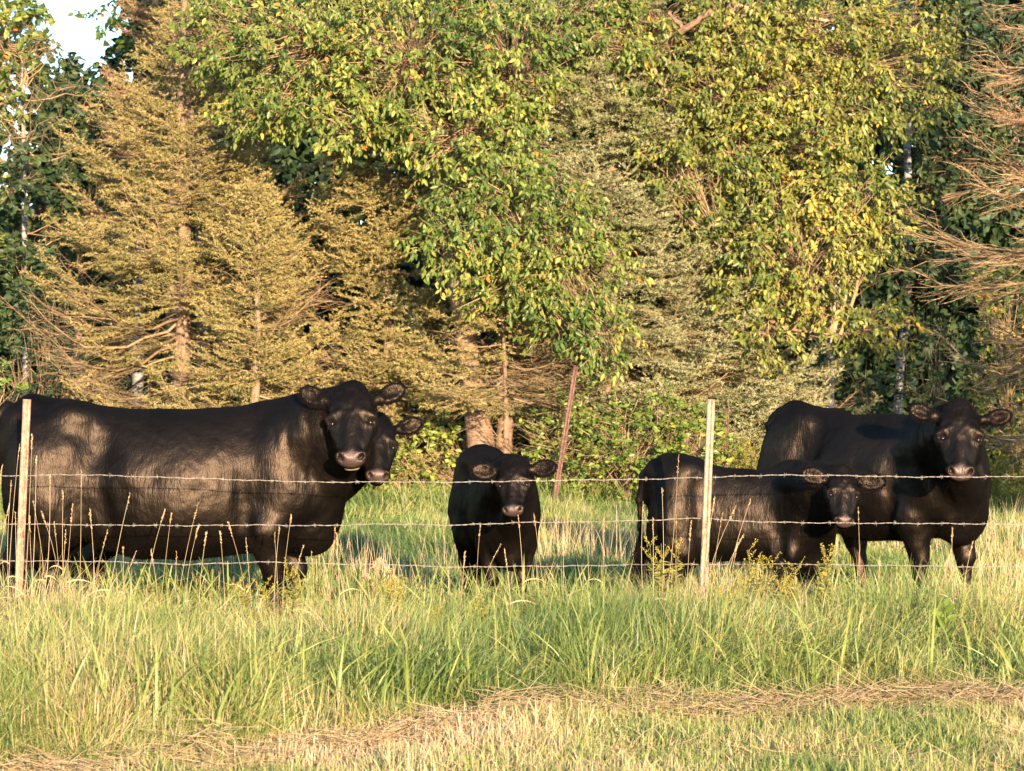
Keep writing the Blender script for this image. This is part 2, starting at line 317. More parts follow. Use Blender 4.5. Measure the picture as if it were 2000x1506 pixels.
def leafy(name, label, cat, blobs, trunks, mat, per=55, lf=(.066, .030), droop=.8, group=None, bark=None, tw=.26, twig=None, limb=.022, base=None, nl=15, wood=True):
    """blobs: crown lobes (px, py, rx, ry, distance, depth, weight); trunks: paths of (px, py, D, radius)"""
    base = trunks[0][0] if trunks else (blobs[0][0], 960, blobs[0][4]); o = P(base[0], base[1], base[2]); o[2] = 0
    root = empty(name, tuple(o)); tag(root, label, cat, group); nodes = []
    if trunks:
        g = Geo()
        for tpth in trunks:
            p, r = trunk_pts(tpth); q, rr = smooth(p, r, 22, .006); tube(g, q - o, rr, 9, rng.random()); nodes.append(q)
        link('trunk', g.mesh('trunk', bark or M_bark2, True), root)
    nodes = np.concatenate(nodes) if nodes else o[None]
    gb = Geo(); g = Geo(); A = []; B = []; LP = []; LD = []; LR = []
    for b in blobs:
        wgt = b[6] if len(b) > 6 else 1.0
        n = max(6, int(per * wgt * (b[2] * b[3]) / 10000 * (b[4] / 28.5) ** 2)); pts, c, r = blob_pts(b, n)
        st = nodes[np.argmin(np.linalg.norm(nodes - c + np.array([0, 0, .4]), axis=1))]
        mid = (st + c) / 2 + rng.normal(size=3) * .12; q, rr = smooth(np.array([st, mid, c]), np.array([limb, limb * .7, limb * .4]) * (1 + .3 * max(r)), 10, .012)
        if wood: tube(gb, q - o, rr, 5, rng.random(), False)
        # twigs run outwards from the limb to each spray
        near = q[rng.integers(4, 10, n)] * .35 + pts * .65 + rng.normal(size=(n, 3)) * .05
        src = q[rng.integers(3, 10, n)]
        A += [src, near]; B += [near, pts]
        out = nrm(pts - c); td = nrm(out * .7 + rng.normal(size=(n, 3)) * .5 + np.array([0, -.25, -.1 * droop])); L = tw * rng.uniform(.6, 1.3, n)
        A.append(pts); B.append(pts + td * L[:, None])
        k = nl; tt = np.linspace(.05, 1, k)[None, :, None]; p = pts[:, None] + td[:, None] * L[:, None, None] * tt + rng.normal(size=(n, k, 3)) * .022
        sd = nrm(cr(td, np.array([0, 0, 1.])))[:, None] * np.where(np.arange(k) % 2, 1, -1)[None, :, None]
        d = nrm(td[:, None] * .45 + sd * (.8 - .4 * droop) + np.array([0, 0, -droop]) + rng.normal(size=(n, k, 3)) * .28)
        LP.append(p.reshape(-1, 3)); LD.append(d.reshape(-1, 3))
        tone = (vnoise(pts[:, 0], pts[:, 2], .6, 77) - .5) * .5 + rng.normal(size=n) * .13
        LR.append(np.clip(.42 + tone[:, None] + rng.normal(size=(n, k)) * .16 + (rng.random((n, k)) < .02) * .5, 0, 1).ravel())
    if wood: sticks(gb, np.concatenate(A) - o, np.concatenate(B) - o, .0055 if droop > .4 else .004, .0022)
    if wood: link('branches', gb.mesh('branches', twig or M_twig), root)
    LP = np.concatenate(LP) - o; N = len(LP); sc = rng.uniform(.55, 1.35, N)
    leaves(g, LP, np.concatenate(LD), lf[0] * sc, lf[1] * sc, np.concatenate(LR)); link('leaves', g.mesh('leaves', mat), root)
    return root

# spruces of the front row
spruce('spruce_tree', 'tall golden-lit spruce behind the large left cow, its bare leader rising out of view', 'spruce', X(358, 30), 30, 6.9,
       [(0, 1.25), (.8, 1.35), (1.5, 1.75), (2.3, 1.65), (3.3, 1.2), (4.2, .8), (4.8, .42), (5.6, .25), (6.9, .1)], M_needle, dead=.10, z0=.7, up=.38, group='spruces of the front row')
spruce('spruce_tree', 'short bushy young spruce just right of the tall left spruce, above the left cow', 'spruce', X(500, 28.6), 28.6, 3.3,
       [(0, 1.0), (1, .95), (2, .62), (3.3, .1)], M_needle, dead=.2, z0=.5, up=.42, r0=.07, group='spruces of the front row')
spruce('spruce_tree', 'middle-height spruce with an orange trunk and many bare twigs, left of the leafy cherry', 'spruce', X(757, 29.4), 29.4, 4.1,
       [(0, 1.3), (1, 1.35), (1.8, 1.25), (2.8, .95), (3.5, .6), (4.1, .1)], M_needle, dead=.12, dead_low=.3, dens=1.2, z0=.55, up=.2, r0=.10, group='spruces of the front row')
spruce('spruce_tree', 'pale blue-green spruce in the middle with wide drooping lower branches', 'spruce', X(1190, 29), 29, 7.5,
       [(0, 1.3), (.9, 2.15), (1.6, 1.9), (2.4, 1.25), (3.3, 1.1), (4.4, 1.05), (5.4, .7), (7.5, .2)], M_needle_blue, dead=.10, dead_low=.25, dens=1.25, z0=.95, up=.22, r0=.12, group='spruces of the front row')
spruce('spruce_tree', 'blue-green spruce with a thick tan trunk, right of the middle one', 'spruce', X(1308, 29.8), 29.8, 5.2,
       [(0, 1.3), (.9, 2.05), (1.5, 1.8), (2.2, 1.05), (3.6, .85), (5.2, .2)], M_needle_blue, dead=.10, dead_low=.25, dens=1.25, z0=.7, up=.22, r0=.13, group='spruces of the front row')
spruce('spruce_tree', 'dead tan spruce reaching bare drooping branches in from the right edge', 'spruce', X(2120, 27.6), 27.6, 7.5,
       [(0, 1.3), (1.5, 1.6), (3, 1.65), (4.5, 1.4), (6, 1.0), (7.5, .2)], M_needle_brown, dead=.95, z0=.9, up=.10, r0=.11, dens=.5, back=.8, thick=1.5)
spruce('spruce_tree', 'rusty brown dying spruce top behind the tall left spruce', 'spruce', X(335, 33), 33, 7.6,
       [(0, 1.0), (3, 1.0), (4.5, .75), (6, .55), (7.6, .1)], M_needle_brown, dead=.45, z0=2.6, up=.25, r0=.09, dens=.8, dead_low=.2)
spruce('spruce_tree', 'low half-dead young spruce with tangled tan twigs in front of the leaning cherry trunk', 'spruce', X(985, 27.9), 27.9, 2.7,
       [(0, .9), (.7, 1.15), (1.3, 1.1), (2, .6), (2.7, .1)], M_needle, dead=.25, dead_low=.2, z0=1.2, up=.10, r0=.04, group='spruces of the front row', back=.8)
# leafy trees
leafy('cherry_tree', 'tall leafy cherry with drooping green leaves and a leaning orange trunk, above the middle calf', 'cherry tree',
      [(600, 110, 160, 130, 28.2, .7), (470, 70, 110, 100, 28.8, .5), (530, 210, 90, 60, 28.4, .4), (800, 110, 160, 150, 27.9, .8), (985, 110, 150, 130, 28.0, .8), (700, 220, 130, 70, 27.8, .5), (905, 250, 150, 90, 27.7, .6),
       (960, 350, 110, 70, 27.5, .5), (1020, 440, 150, 90, 27.3, .5), (900, 470, 90, 60, 27.2, .4), (1110, 520, 110, 90, 27.2, .4), (985, 560, 80, 50, 27.2, .35), (1190, 655, 60, 50, 27.1, .3), (1100, 630, 60, 40, 27.1, .3), (1110, 20, 120, 50, 28.6, .5), (1190, 90, 80, 80, 28.4, .45)],
      [[(950, 990, 28.3, .165), (942, 870, 28.3, .15), (925, 780, 28.3, .125), (905, 620, 28.3, .10), (868, 400, 28.3, .09), (850, 320, 28.3, .08), (880, 180, 28.3, .06), (862, 60, 28.3, .05), (870, -60, 28.3, .04)],
       [(988, 990, 28.6, .10), (984, 800, 28.6, .085), (970, 700, 28.6, .06), (1000, 560, 28.5, .04)], [(905, 640, 28.3, .07), (960, 560, 28.2, .05), (1040, 470, 27.8, .03)], [(860, 350, 28.3, .05), (930, 250, 28.1, .045), (1040, 120, 28, .03)], [(870, 240, 28.3, .05), (810, 140, 28.2, .035), (700, 60, 28.2, .02)]],
      M_leaf, per=135, bark=M_bark2)
leafy('ash_tree', 'broad yellow-green leafy tree with forked orange trunks, right of the blue-green spruces', 'leafy tree',
      [(1380, 190, 120, 100, 28.7, .6), (1500, 150, 130, 110, 29, .7), (1600, 60, 130, 90, 29.3, .7), (1430, 300, 130, 70, 28.6, .5), (1570, 270, 110, 80, 28.8, .6), (1650, 370, 120, 70, 28.6, .5), (1740, 130, 120, 120, 29.6, .7, .8), (1530, 400, 120, 60, 28.5, .5),
       (1560, 500, 125, 90, 28.2, .5), (1340, 420, 70, 60, 28.6, .4, .7), (1470, 560, 80, 70, 28.2, .45), (1500, 650, 50, 50, 28.0, .35), (1620, 610, 80, 45, 28.4, .4, .8), (1700, 640, 80, 50, 29.2, .4, .7), (1720, 430, 60, 50, 28.7, .35), (1290, 40, 120, 80, 28.9, .6), (1340, 330, 80, 60, 28.3, .4, .8), (1320, 230, 70, 60, 28.4, .4, .8), (1450, 20, 110, 60, 29.3, .6), (1640, 470, 90, 70, 28.6, .5), (1460, 460, 80, 60, 28.4, .4), (1660, 200, 90, 80, 29.2, .5), (1780, 40, 90, 70, 29.8, .5, .7), (1400, 90, 110, 50, 29.0, .5, .7)],
      [[(1400, 1000, 30.4, .12), (1398, 400, 30.2, .11), (1392, 130, 29.3, .10), (1398, 0, 29.2, .07), (1392, -80, 29.2, .06)], [(1392, 110, 29.3, .06), (1425, 30, 29.1, .05), (1445, -60, 29.1, .04)],
       [(1270, 220, 29.8, .07), (1250, 110, 29.0, .06), (1240, -40, 29.0, .04)], [(1255, 130, 29, .05), (1320, 70, 28.7, .04), (1390, 20, 28.5, .025)], [(1340, 60, 28.9, .025), (1290, 10, 28.8, .02)],
       [(1400, 700, 30.1, .03), (1520, 640, 28.4, .018), (1640, 655, 28.3, .010)]],
      M_leaf_y, per=135, lf=(.062, .030), bark=M_bark2)
leafy('leafy_tree', 'sunlit leafy branches against the sky in the top left corner', 'leafy tree',
      [(25, 60, 60, 80, 33, .6), (60, 20, 40, 40, 33, .4), (15, 170, 50, 60, 33.2, .5, .7), (-60, 150, 60, 140, 33, .7), (-80, 400, 80, 160, 33, .7)], [[(-40, 1000, 33.6, .11), (-30, 300, 33.5, .08), (-10, -40, 33.3, .04)]], M_leaf, per=48, lf=(.09, .05), droop=.4, bark=M_birch)
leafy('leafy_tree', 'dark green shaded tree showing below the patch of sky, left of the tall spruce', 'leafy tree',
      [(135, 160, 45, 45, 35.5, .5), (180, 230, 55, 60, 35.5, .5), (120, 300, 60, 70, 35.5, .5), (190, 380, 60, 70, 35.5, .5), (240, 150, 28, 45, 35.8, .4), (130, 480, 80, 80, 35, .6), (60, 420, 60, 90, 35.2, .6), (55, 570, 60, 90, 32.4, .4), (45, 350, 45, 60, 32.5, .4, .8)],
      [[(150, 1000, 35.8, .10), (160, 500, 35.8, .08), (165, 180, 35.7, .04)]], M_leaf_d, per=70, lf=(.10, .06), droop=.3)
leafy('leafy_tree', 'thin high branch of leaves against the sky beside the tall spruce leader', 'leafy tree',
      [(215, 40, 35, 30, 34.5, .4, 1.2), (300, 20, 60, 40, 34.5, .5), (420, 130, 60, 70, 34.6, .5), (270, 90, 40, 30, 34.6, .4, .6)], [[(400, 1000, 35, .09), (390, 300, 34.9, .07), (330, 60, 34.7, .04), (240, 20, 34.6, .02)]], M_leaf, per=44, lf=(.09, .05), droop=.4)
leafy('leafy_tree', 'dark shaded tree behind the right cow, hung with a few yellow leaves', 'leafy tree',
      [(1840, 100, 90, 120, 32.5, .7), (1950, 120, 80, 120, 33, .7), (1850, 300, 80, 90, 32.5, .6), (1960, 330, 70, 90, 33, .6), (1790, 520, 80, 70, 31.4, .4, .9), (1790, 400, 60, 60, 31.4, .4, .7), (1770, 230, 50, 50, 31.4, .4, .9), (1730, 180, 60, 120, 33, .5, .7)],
      [[(2080, 1000, 33.8, .12), (2060, 500, 33.6, .10), (1960, 200, 33.4, .06)]], M_leaf_d, per=95, bark=M_birch_shade, lf=(.10, .05), droop=.6)
# birches
def birch(label, path, group=None, mat=None, nb=26):
    root = empty('birch_tree', tuple(P(path[0][0], 990, path[0][2]) * [1, 1, 0])); tag(root, label, 'birch', group); o = np.array(root.location)
    g = Geo(); p, r = trunk_pts(path); q, rr = smooth(p, r, 30, .008); tube(g, q - o, rr, 10); link('trunk', g.mesh('trunk', mat or M_birch_shade, True), root)
    g = Geo()
    for i in range(nb):
        k = rng.integers(10, 30); s = q[k]; L = rng.uniform(.3, 1.0); d = nrm(np.array([rng.normal(), rng.normal() * .5, rng.uniform(.1, 1)]))
        n = 6; t = np.linspace(0, 1, n)[:, None]; pts = s + d * L * t + rng.normal(size=(n, 3)) * .03; tube(g, pts - o, .009 * (1 - t[:, 0] * .8), 4, rng.random(), False)
        m_ = 8; a = pts[rng.integers(2, 6, m_)]; sticks(g, a - o, a + rng.normal(size=(m_, 3)) * .16 - o, .003, .001)
    link('branches', g.mesh('branches', M_twig), root)
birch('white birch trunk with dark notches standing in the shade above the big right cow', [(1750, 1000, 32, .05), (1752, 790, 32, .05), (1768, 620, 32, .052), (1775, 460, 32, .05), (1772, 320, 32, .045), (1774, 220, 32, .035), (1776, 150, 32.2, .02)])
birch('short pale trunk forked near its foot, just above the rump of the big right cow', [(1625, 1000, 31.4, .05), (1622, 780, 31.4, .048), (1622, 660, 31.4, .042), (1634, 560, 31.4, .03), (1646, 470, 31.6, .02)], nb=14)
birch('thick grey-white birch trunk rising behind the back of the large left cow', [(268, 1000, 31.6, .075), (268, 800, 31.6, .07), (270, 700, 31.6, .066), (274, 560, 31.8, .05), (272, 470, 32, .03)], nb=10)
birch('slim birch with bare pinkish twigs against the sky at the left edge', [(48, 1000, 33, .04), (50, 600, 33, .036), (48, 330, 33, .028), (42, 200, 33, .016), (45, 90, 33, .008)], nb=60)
# bushes
leafy('leafy_tree', 'small leafy tree standing just outside the right edge of the view in the pasture', 'leafy tree',
      [(1000 + 5.7 * FPX / 23, 520, 210, 190, 23, .9), (1000 + 5.9 * FPX / 23, 800, 200, 170, 23, .9)], [(lambda p: [(p, 1050, 23, .1), (p, 700, 23, .08), (p, 480, 23, .04)])(1000 + 5.8 * FPX / 23)], M_leaf, per=75)
def bush(label, blobs, mat, per=115, lf=(.055, .032), name='bush', **k):
    o = leafy(name, label, 'bush', blobs, [], mat, per=per, lf=lf, droop=k.pop('droop', .15), tw=.2, limb=.010, nl=12, **k); return o
bush('bright green leafy bush behind the leaning fence post', [(1085, 880, 50, 70, 27.6, .4), (1120, 800, 50, 50, 27.7, .4), (1160, 900, 55, 55, 27.5, .35)], M_leaf_s)
bush('green leafy bush filling the middle below the blue-green spruces', [(1215, 825, 70, 40, 27.4, .4), (1220, 880, 80, 80, 27.2, .4), (1290, 850, 60, 80, 27.3, .4)], M_leaf_s)
bush('green bush just left of the right fence post', [(1345, 830, 50, 40, 27.4, .4), (1365, 880, 70, 70, 27.2, .4)], M_leaf_s)
bush('low bright bush between the hidden cow and the middle calf', [(850, 900, 45, 55, 28.4, .35), (800, 915, 40, 50, 28.4, .3), (865, 850, 30, 40, 28.7, .3), (760, 900, 40, 60, 28.6, .3)], M_leaf_s)
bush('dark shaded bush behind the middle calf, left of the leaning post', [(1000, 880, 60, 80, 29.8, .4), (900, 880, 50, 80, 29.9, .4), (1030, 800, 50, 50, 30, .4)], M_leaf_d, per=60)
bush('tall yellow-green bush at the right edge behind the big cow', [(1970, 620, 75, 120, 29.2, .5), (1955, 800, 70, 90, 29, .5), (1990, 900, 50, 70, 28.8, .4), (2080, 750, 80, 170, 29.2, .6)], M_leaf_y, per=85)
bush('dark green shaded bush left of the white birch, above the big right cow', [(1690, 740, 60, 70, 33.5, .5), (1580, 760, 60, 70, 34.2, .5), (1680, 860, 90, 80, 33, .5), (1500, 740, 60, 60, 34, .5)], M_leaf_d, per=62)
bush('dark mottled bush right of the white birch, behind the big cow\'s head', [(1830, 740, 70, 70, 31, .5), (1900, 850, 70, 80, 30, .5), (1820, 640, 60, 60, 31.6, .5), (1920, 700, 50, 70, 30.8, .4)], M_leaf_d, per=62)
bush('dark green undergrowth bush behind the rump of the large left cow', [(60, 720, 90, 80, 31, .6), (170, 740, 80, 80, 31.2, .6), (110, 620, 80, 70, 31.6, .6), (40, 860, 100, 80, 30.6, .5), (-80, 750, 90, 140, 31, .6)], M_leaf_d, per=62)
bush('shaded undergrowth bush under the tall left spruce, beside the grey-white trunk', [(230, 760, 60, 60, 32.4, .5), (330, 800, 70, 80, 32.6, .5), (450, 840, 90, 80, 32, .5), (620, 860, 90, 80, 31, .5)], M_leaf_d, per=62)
bush('small sunlit twiggy bush at the left edge above the cow\'s rump', [(10, 740, 40, 50, 29.6, .3, .8), (-50, 840, 60, 90, 29.5, .4)], M_leaf_s, per=60)
# far wood behind everything: one mass
g = Geo(); LP = []; LR = []
n = 260000
x = rng.uniform(-.30, .30, n); D = rng.uniform(36, 50, n); px = 1000 + x * FPX; zt = rng.random(n) * 9.5
py = HOR - (zt - CAMH) / D * FPX
hole = (px < 245 + 25 * np.sin(py * .05)) & (px > 70 + .1 * py) & (py < 150 + 30 * np.sin(px * .08)); hole |= (px < 75) & (py < 420) & (rng.random(n) < .8)
hole |= (vnoise(px, py, 9, 94) > .5) & ((np.hypot((px - 1740) / 28, (py - 335) / 20) < 1) | (np.hypot((px - 1975) / 22, (py - 380) / 24) < 1) | (np.hypot((px - 1590) / 45, (py - 50) / 30) < 1))
dn = vnoise(px, py, 55, 91) * .7 + vnoise(px, py, 22, 92) * .3
k = (~hole) & ((dn > .30) | (D > 41)); x, D, zt = x[k], D[k], zt[k]; N = len(x)
p = np.stack([x * D, D, zt], 1) + rng.normal(size=(N, 3)) * .05
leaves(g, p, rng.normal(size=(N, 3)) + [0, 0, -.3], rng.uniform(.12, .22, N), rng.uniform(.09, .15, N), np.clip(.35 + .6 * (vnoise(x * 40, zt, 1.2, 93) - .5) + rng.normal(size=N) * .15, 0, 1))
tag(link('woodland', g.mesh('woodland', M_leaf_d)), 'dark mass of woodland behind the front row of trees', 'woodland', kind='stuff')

# ------------------------------------------------------------------ cattle: one continuous surface per body, from a blended distance field
class Field:
    def __init__(s, lo, hi, h):
        s.lo = np.array(lo, np.float32); s.h = h; s.n = np.ceil((np.array(hi) - lo) / h).astype(int) + 1
        s.F = np.full(s.n, .5, np.float32)
    def reg(s, lo, hi, m):
        a = np.clip(np.floor((np.array(lo) - m - s.lo) / s.h).astype(int), 0, s.n); b = np.clip(np.ceil((np.array(hi) + m - s.lo) / s.h).astype(int) + 1, 0, s.n)
        sl = tuple(slice(p, q) for p, q in zip(a, b))
        ax = [(np.arange(p, q) * s.h + l).astype(np.float32) for p, q, l in zip(a, b, s.lo)]
        return sl, ax[0][:, None, None], ax[1][None, :, None], ax[2][None, None, :]
    def put(s, sl, d, k, sub=False):
        a = s.F[sl]
        if sub: a = -a
        h = np.clip(.5 + .5 * (a - d) / k, 0, 1); r = a * (1 - h) + d * h - k * h * (1 - h)
        s.F[sl] = -r if sub else r
    def cone(s, a, b, ra, rb, k=.03, sub=False):  # capsule whose radius runs from ra to rb
        a = np.array(a, float); b = np.array(b, float); r = max(ra, rb)
        sl, x, y, z = s.reg(np.minimum(a, b) - r, np.maximum(a, b) + r, k + .05)
        d = b - a; L2 = d @ d + 1e-9
        t = np.clip(((x - a[0]) * d[0] + (y - a[1]) * d[1] + (z - a[2]) * d[2]) / L2, 0, 1)
        q = np.sqrt((x - a[0] - t * d[0]) ** 2 + (y - a[1] - t * d[1]) ** 2 + (z - a[2] - t * d[2]) ** 2) - (ra + (rb - ra) * t)
        s.put(sl, q, k, sub)
    def ell(s, c, r, R=None, k=.03, sub=False):
        c = np.array(c, float); r = np.array(r, float); R = np.eye(3) if R is None else R   # columns of R: the three axes
        ext = np.sqrt(((R * r) ** 2).sum(1))
        sl, x, y, z = s.reg(c - ext, c + ext, k + .05)
        x = x - c[0]; y = y - c[1]; z = z - c[2]
        q = 0; g2 = 0
        for i in range(3):
            u = (x * R[0, i] + y * R[1, i] + z * R[2, i]) / r[i]; q = q + u * u; g2 = g2 + (u / r[i]) ** 2
        q = np.sqrt(q) + 1e-6; g2 = np.sqrt(g2) + 1e-6
        s.put(sl, (q * (q - 1) / g2).astype(np.float32), k, sub)
    def surface(s):
        F = s.F; neg = F < 0; h = s.h
        cnt = np.zeros(np.array(F.shape) - 1, np.int8)
        cs = [(i, j, k) for i in (0, 1) for j in (0, 1) for k in (0, 1)]
        sh = lambda A, c: A[c[0]:A.shape[0] - 1 + c[0], c[1]:A.shape[1] - 1 + c[1], c[2]:A.shape[2] - 1 + c[2]]
        for c in cs: cnt += sh(neg, c)
        I = np.argwhere((cnt > 0) & (cnt < 8)); N = len(I)
        val = np.stack([F[I[:, 0] + c[0], I[:, 1] + c[1], I[:, 2] + c[2]] for c in cs], 1)
        acc = np.zeros((N, 3)); w_ = np.zeros(N); ca = np.array(cs)
        for p in range(8):
            for q in range(p + 1, 8):
                if abs(ca[p] - ca[q]).sum() != 1: continue
                a, b = val[:, p], val[:, q]; m_ = (a < 0) != (b < 0)
                t = np.where(m_, a / np.where(m_, a - b, 1), 0)
                acc += np.where(m_[:, None], ca[p] + t[:, None] * (ca[q] - ca[p]), 0); w_ += m_
        V = (I + acc / w_[:, None]) * h + s.lo
        idx = np.full(cnt.shape, -1, np.int32); idx[tuple(I.T)] = np.arange(N)
        Fs = []
        for ax in range(3):
            o = [0, 0, 0]; o[ax] = 1
            A = neg[:F.shape[0] - o[0], :F.shape[1] - o[1], :F.shape[2] - o[2]]; B = neg[o[0]:, o[1]:, o[2]:]
            E = np.argwhere(A != B); u, v = (ax + 1) % 3, (ax + 2) % 3
            ok = (E[:, u] > 0) & (E[:, v] > 0) & (E[:, u] < cnt.shape[u]) & (E[:, v] < cnt.shape[v]); E = E[ok]
            fl = A[tuple(E.T)]
            def g(du, dv):
                e = E.copy(); e[:, u] -= du; e[:, v] -= dv; return idx[tuple(e.T)]
            q = np.stack([g(1, 1), g(0, 1), g(0, 0), g(1, 0)], 1)
            Fs.append(np.where(fl[:, None], q, q[:, ::-1]))
        Q = np.concatenate(Fs)
        for _ in range(2):                        # light relaxing
            S_ = np.zeros_like(V); c_ = np.zeros(N)
            for a, b in ((0, 1), (1, 2), (2, 3), (3, 0)):
                np.add.at(S_, Q[:, a], V[Q[:, b]]); np.add.at(c_, Q[:, a], 1)
            V = V * .5 + .5 * S_ / c_[:, None]
        return V, Q

def furmat():
    m, nt, b = newmat('black_fur')
    N = nt.nodes.new; L = nt.links.new
    tc = N('ShaderNodeTexCoord')
    def noise(sc, mp, det=4, rough=.6):
        mm = N('ShaderNodeMapping'); mm.inputs['Scale'].default_value = mp; L(tc.outputs['Object'], mm.inputs[0])
        n = N('ShaderNodeTexNoise'); n.inputs['Scale'].default_value = sc; n.inputs['Detail'].default_value = det; n.inputs['Roughness'].default_value = rough
        L(mm.outputs[0], n.inputs[0]); return n.outputs['Fac']
    big = noise(3.2, (1, 1, 1), 3); hair = noise(60, (1, 1, .22), 3); fine = noise(170, (1, 1, .3), 2)
    base = ramp(nt, [(.3, (.0012, .0011, .0013)), (.7, (.0034, .0026, .0022))], big)
    at = N('ShaderNodeAttribute'); at.attribute_name = 'muz'
    a2 = N('ShaderNodeAttribute'); a2.attribute_name = 'lip'
    a3 = N('ShaderNodeAttribute'); a3.attribute_name = 'skin'
    def mix(f, a, bcol):
        x = N('ShaderNodeMix'); x.data_type = 'RGBA'; L(f, x.inputs[0]); L(a, x.inputs[6]); x.inputs[7].default_value = (*bcol, 1); return x.outputs[2]
    c = mix(a3.outputs['Fac'], base, (.014, .008, .007)); c = mix(at.outputs['Fac'], c, (.046, .029, .026)); c = mix(a2.outputs['Fac'], c, (.45, .38, .2))
    L(c, b.inputs['Base Color'])
    r = N('ShaderNodeMapRange'); L(at.outputs['Fac'], r.inputs[0]); r.inputs[3].default_value = .46; r.inputs[4].default_value = .42; L(r.outputs[0], b.inputs['Roughness'])
    b.inputs['Specular IOR Level'].default_value = .27; b.inputs['Specular Tint'].default_value = (1, .82, .68, 1)
    b.inputs['Sheen Weight'].default_value = 0; b.inputs['Sheen Roughness'].default_value = .45; b.inputs['Sheen Tint'].default_value = (.65, .6, .6, 1)
    df = N('ShaderNodeBsdfDiffuse'); gl = N('ShaderNodeBsdfGlossy'); ad = N('ShaderNodeAddShader')          # coat: no grazing glare, as hair has none
    L(c, df.inputs['Color']); L(r.outputs[0], gl.inputs['Roughness']); L(mix(at.outputs['Fac'], ramp(nt, [(.3, (.021, .0165, .0128)), (.7, (.038, .029, .0215))], big), (.036, .031, .029)), gl.inputs['Color'])
    L(df.outputs[0], ad.inputs[0]); L(gl.outputs[0], ad.inputs[1]); L(ad.outputs[0], nt.nodes['Material Output'].inputs['Surface'])
    def bump(h, st, dist, prev=None):
        q = N('ShaderNodeBump'); q.inputs['Strength'].default_value = st; q.inputs['Distance'].default_value = dist; L(h, q.inputs['Height'])
        if prev: L(prev, q.inputs['Normal'])
        return q.outputs[0]
    mid = noise(9, (1, 1, .6), 2)
    L(bump(fine, .6, .003, bump(hair, .55, .007, bump(mid, .3, .02, bump(big, .4, .06)))), df.inputs['Normal']); L(df.inputs['Normal'].links[0].from_socket, gl.inputs['Normal']); nt.nodes.remove(b)
    return m
M_fur = furmat()
m, nt, b = newmat('fur_strands'); M_hair = m
b.inputs['Base Color'].default_value = (.006, .0045, .004, 1); b.inputs['Roughness'].default_value = .7; b.inputs['Specular IOR Level'].default_value = .10
m, nt, b = newmat('wet_eye'); M_eye = m
b.inputs['Base Color'].default_value = (.008, .006, .006, 1); b.inputs['Roughness'].default_value = .22; b.inputs['Specular IOR Level'].default_value = .3
m, nt, b = newmat('hoof'); M_hoof = m
b.inputs['Base Color'].default_value = (.03, .025, .02, 1); b.inputs['Roughness'].default_value = .5

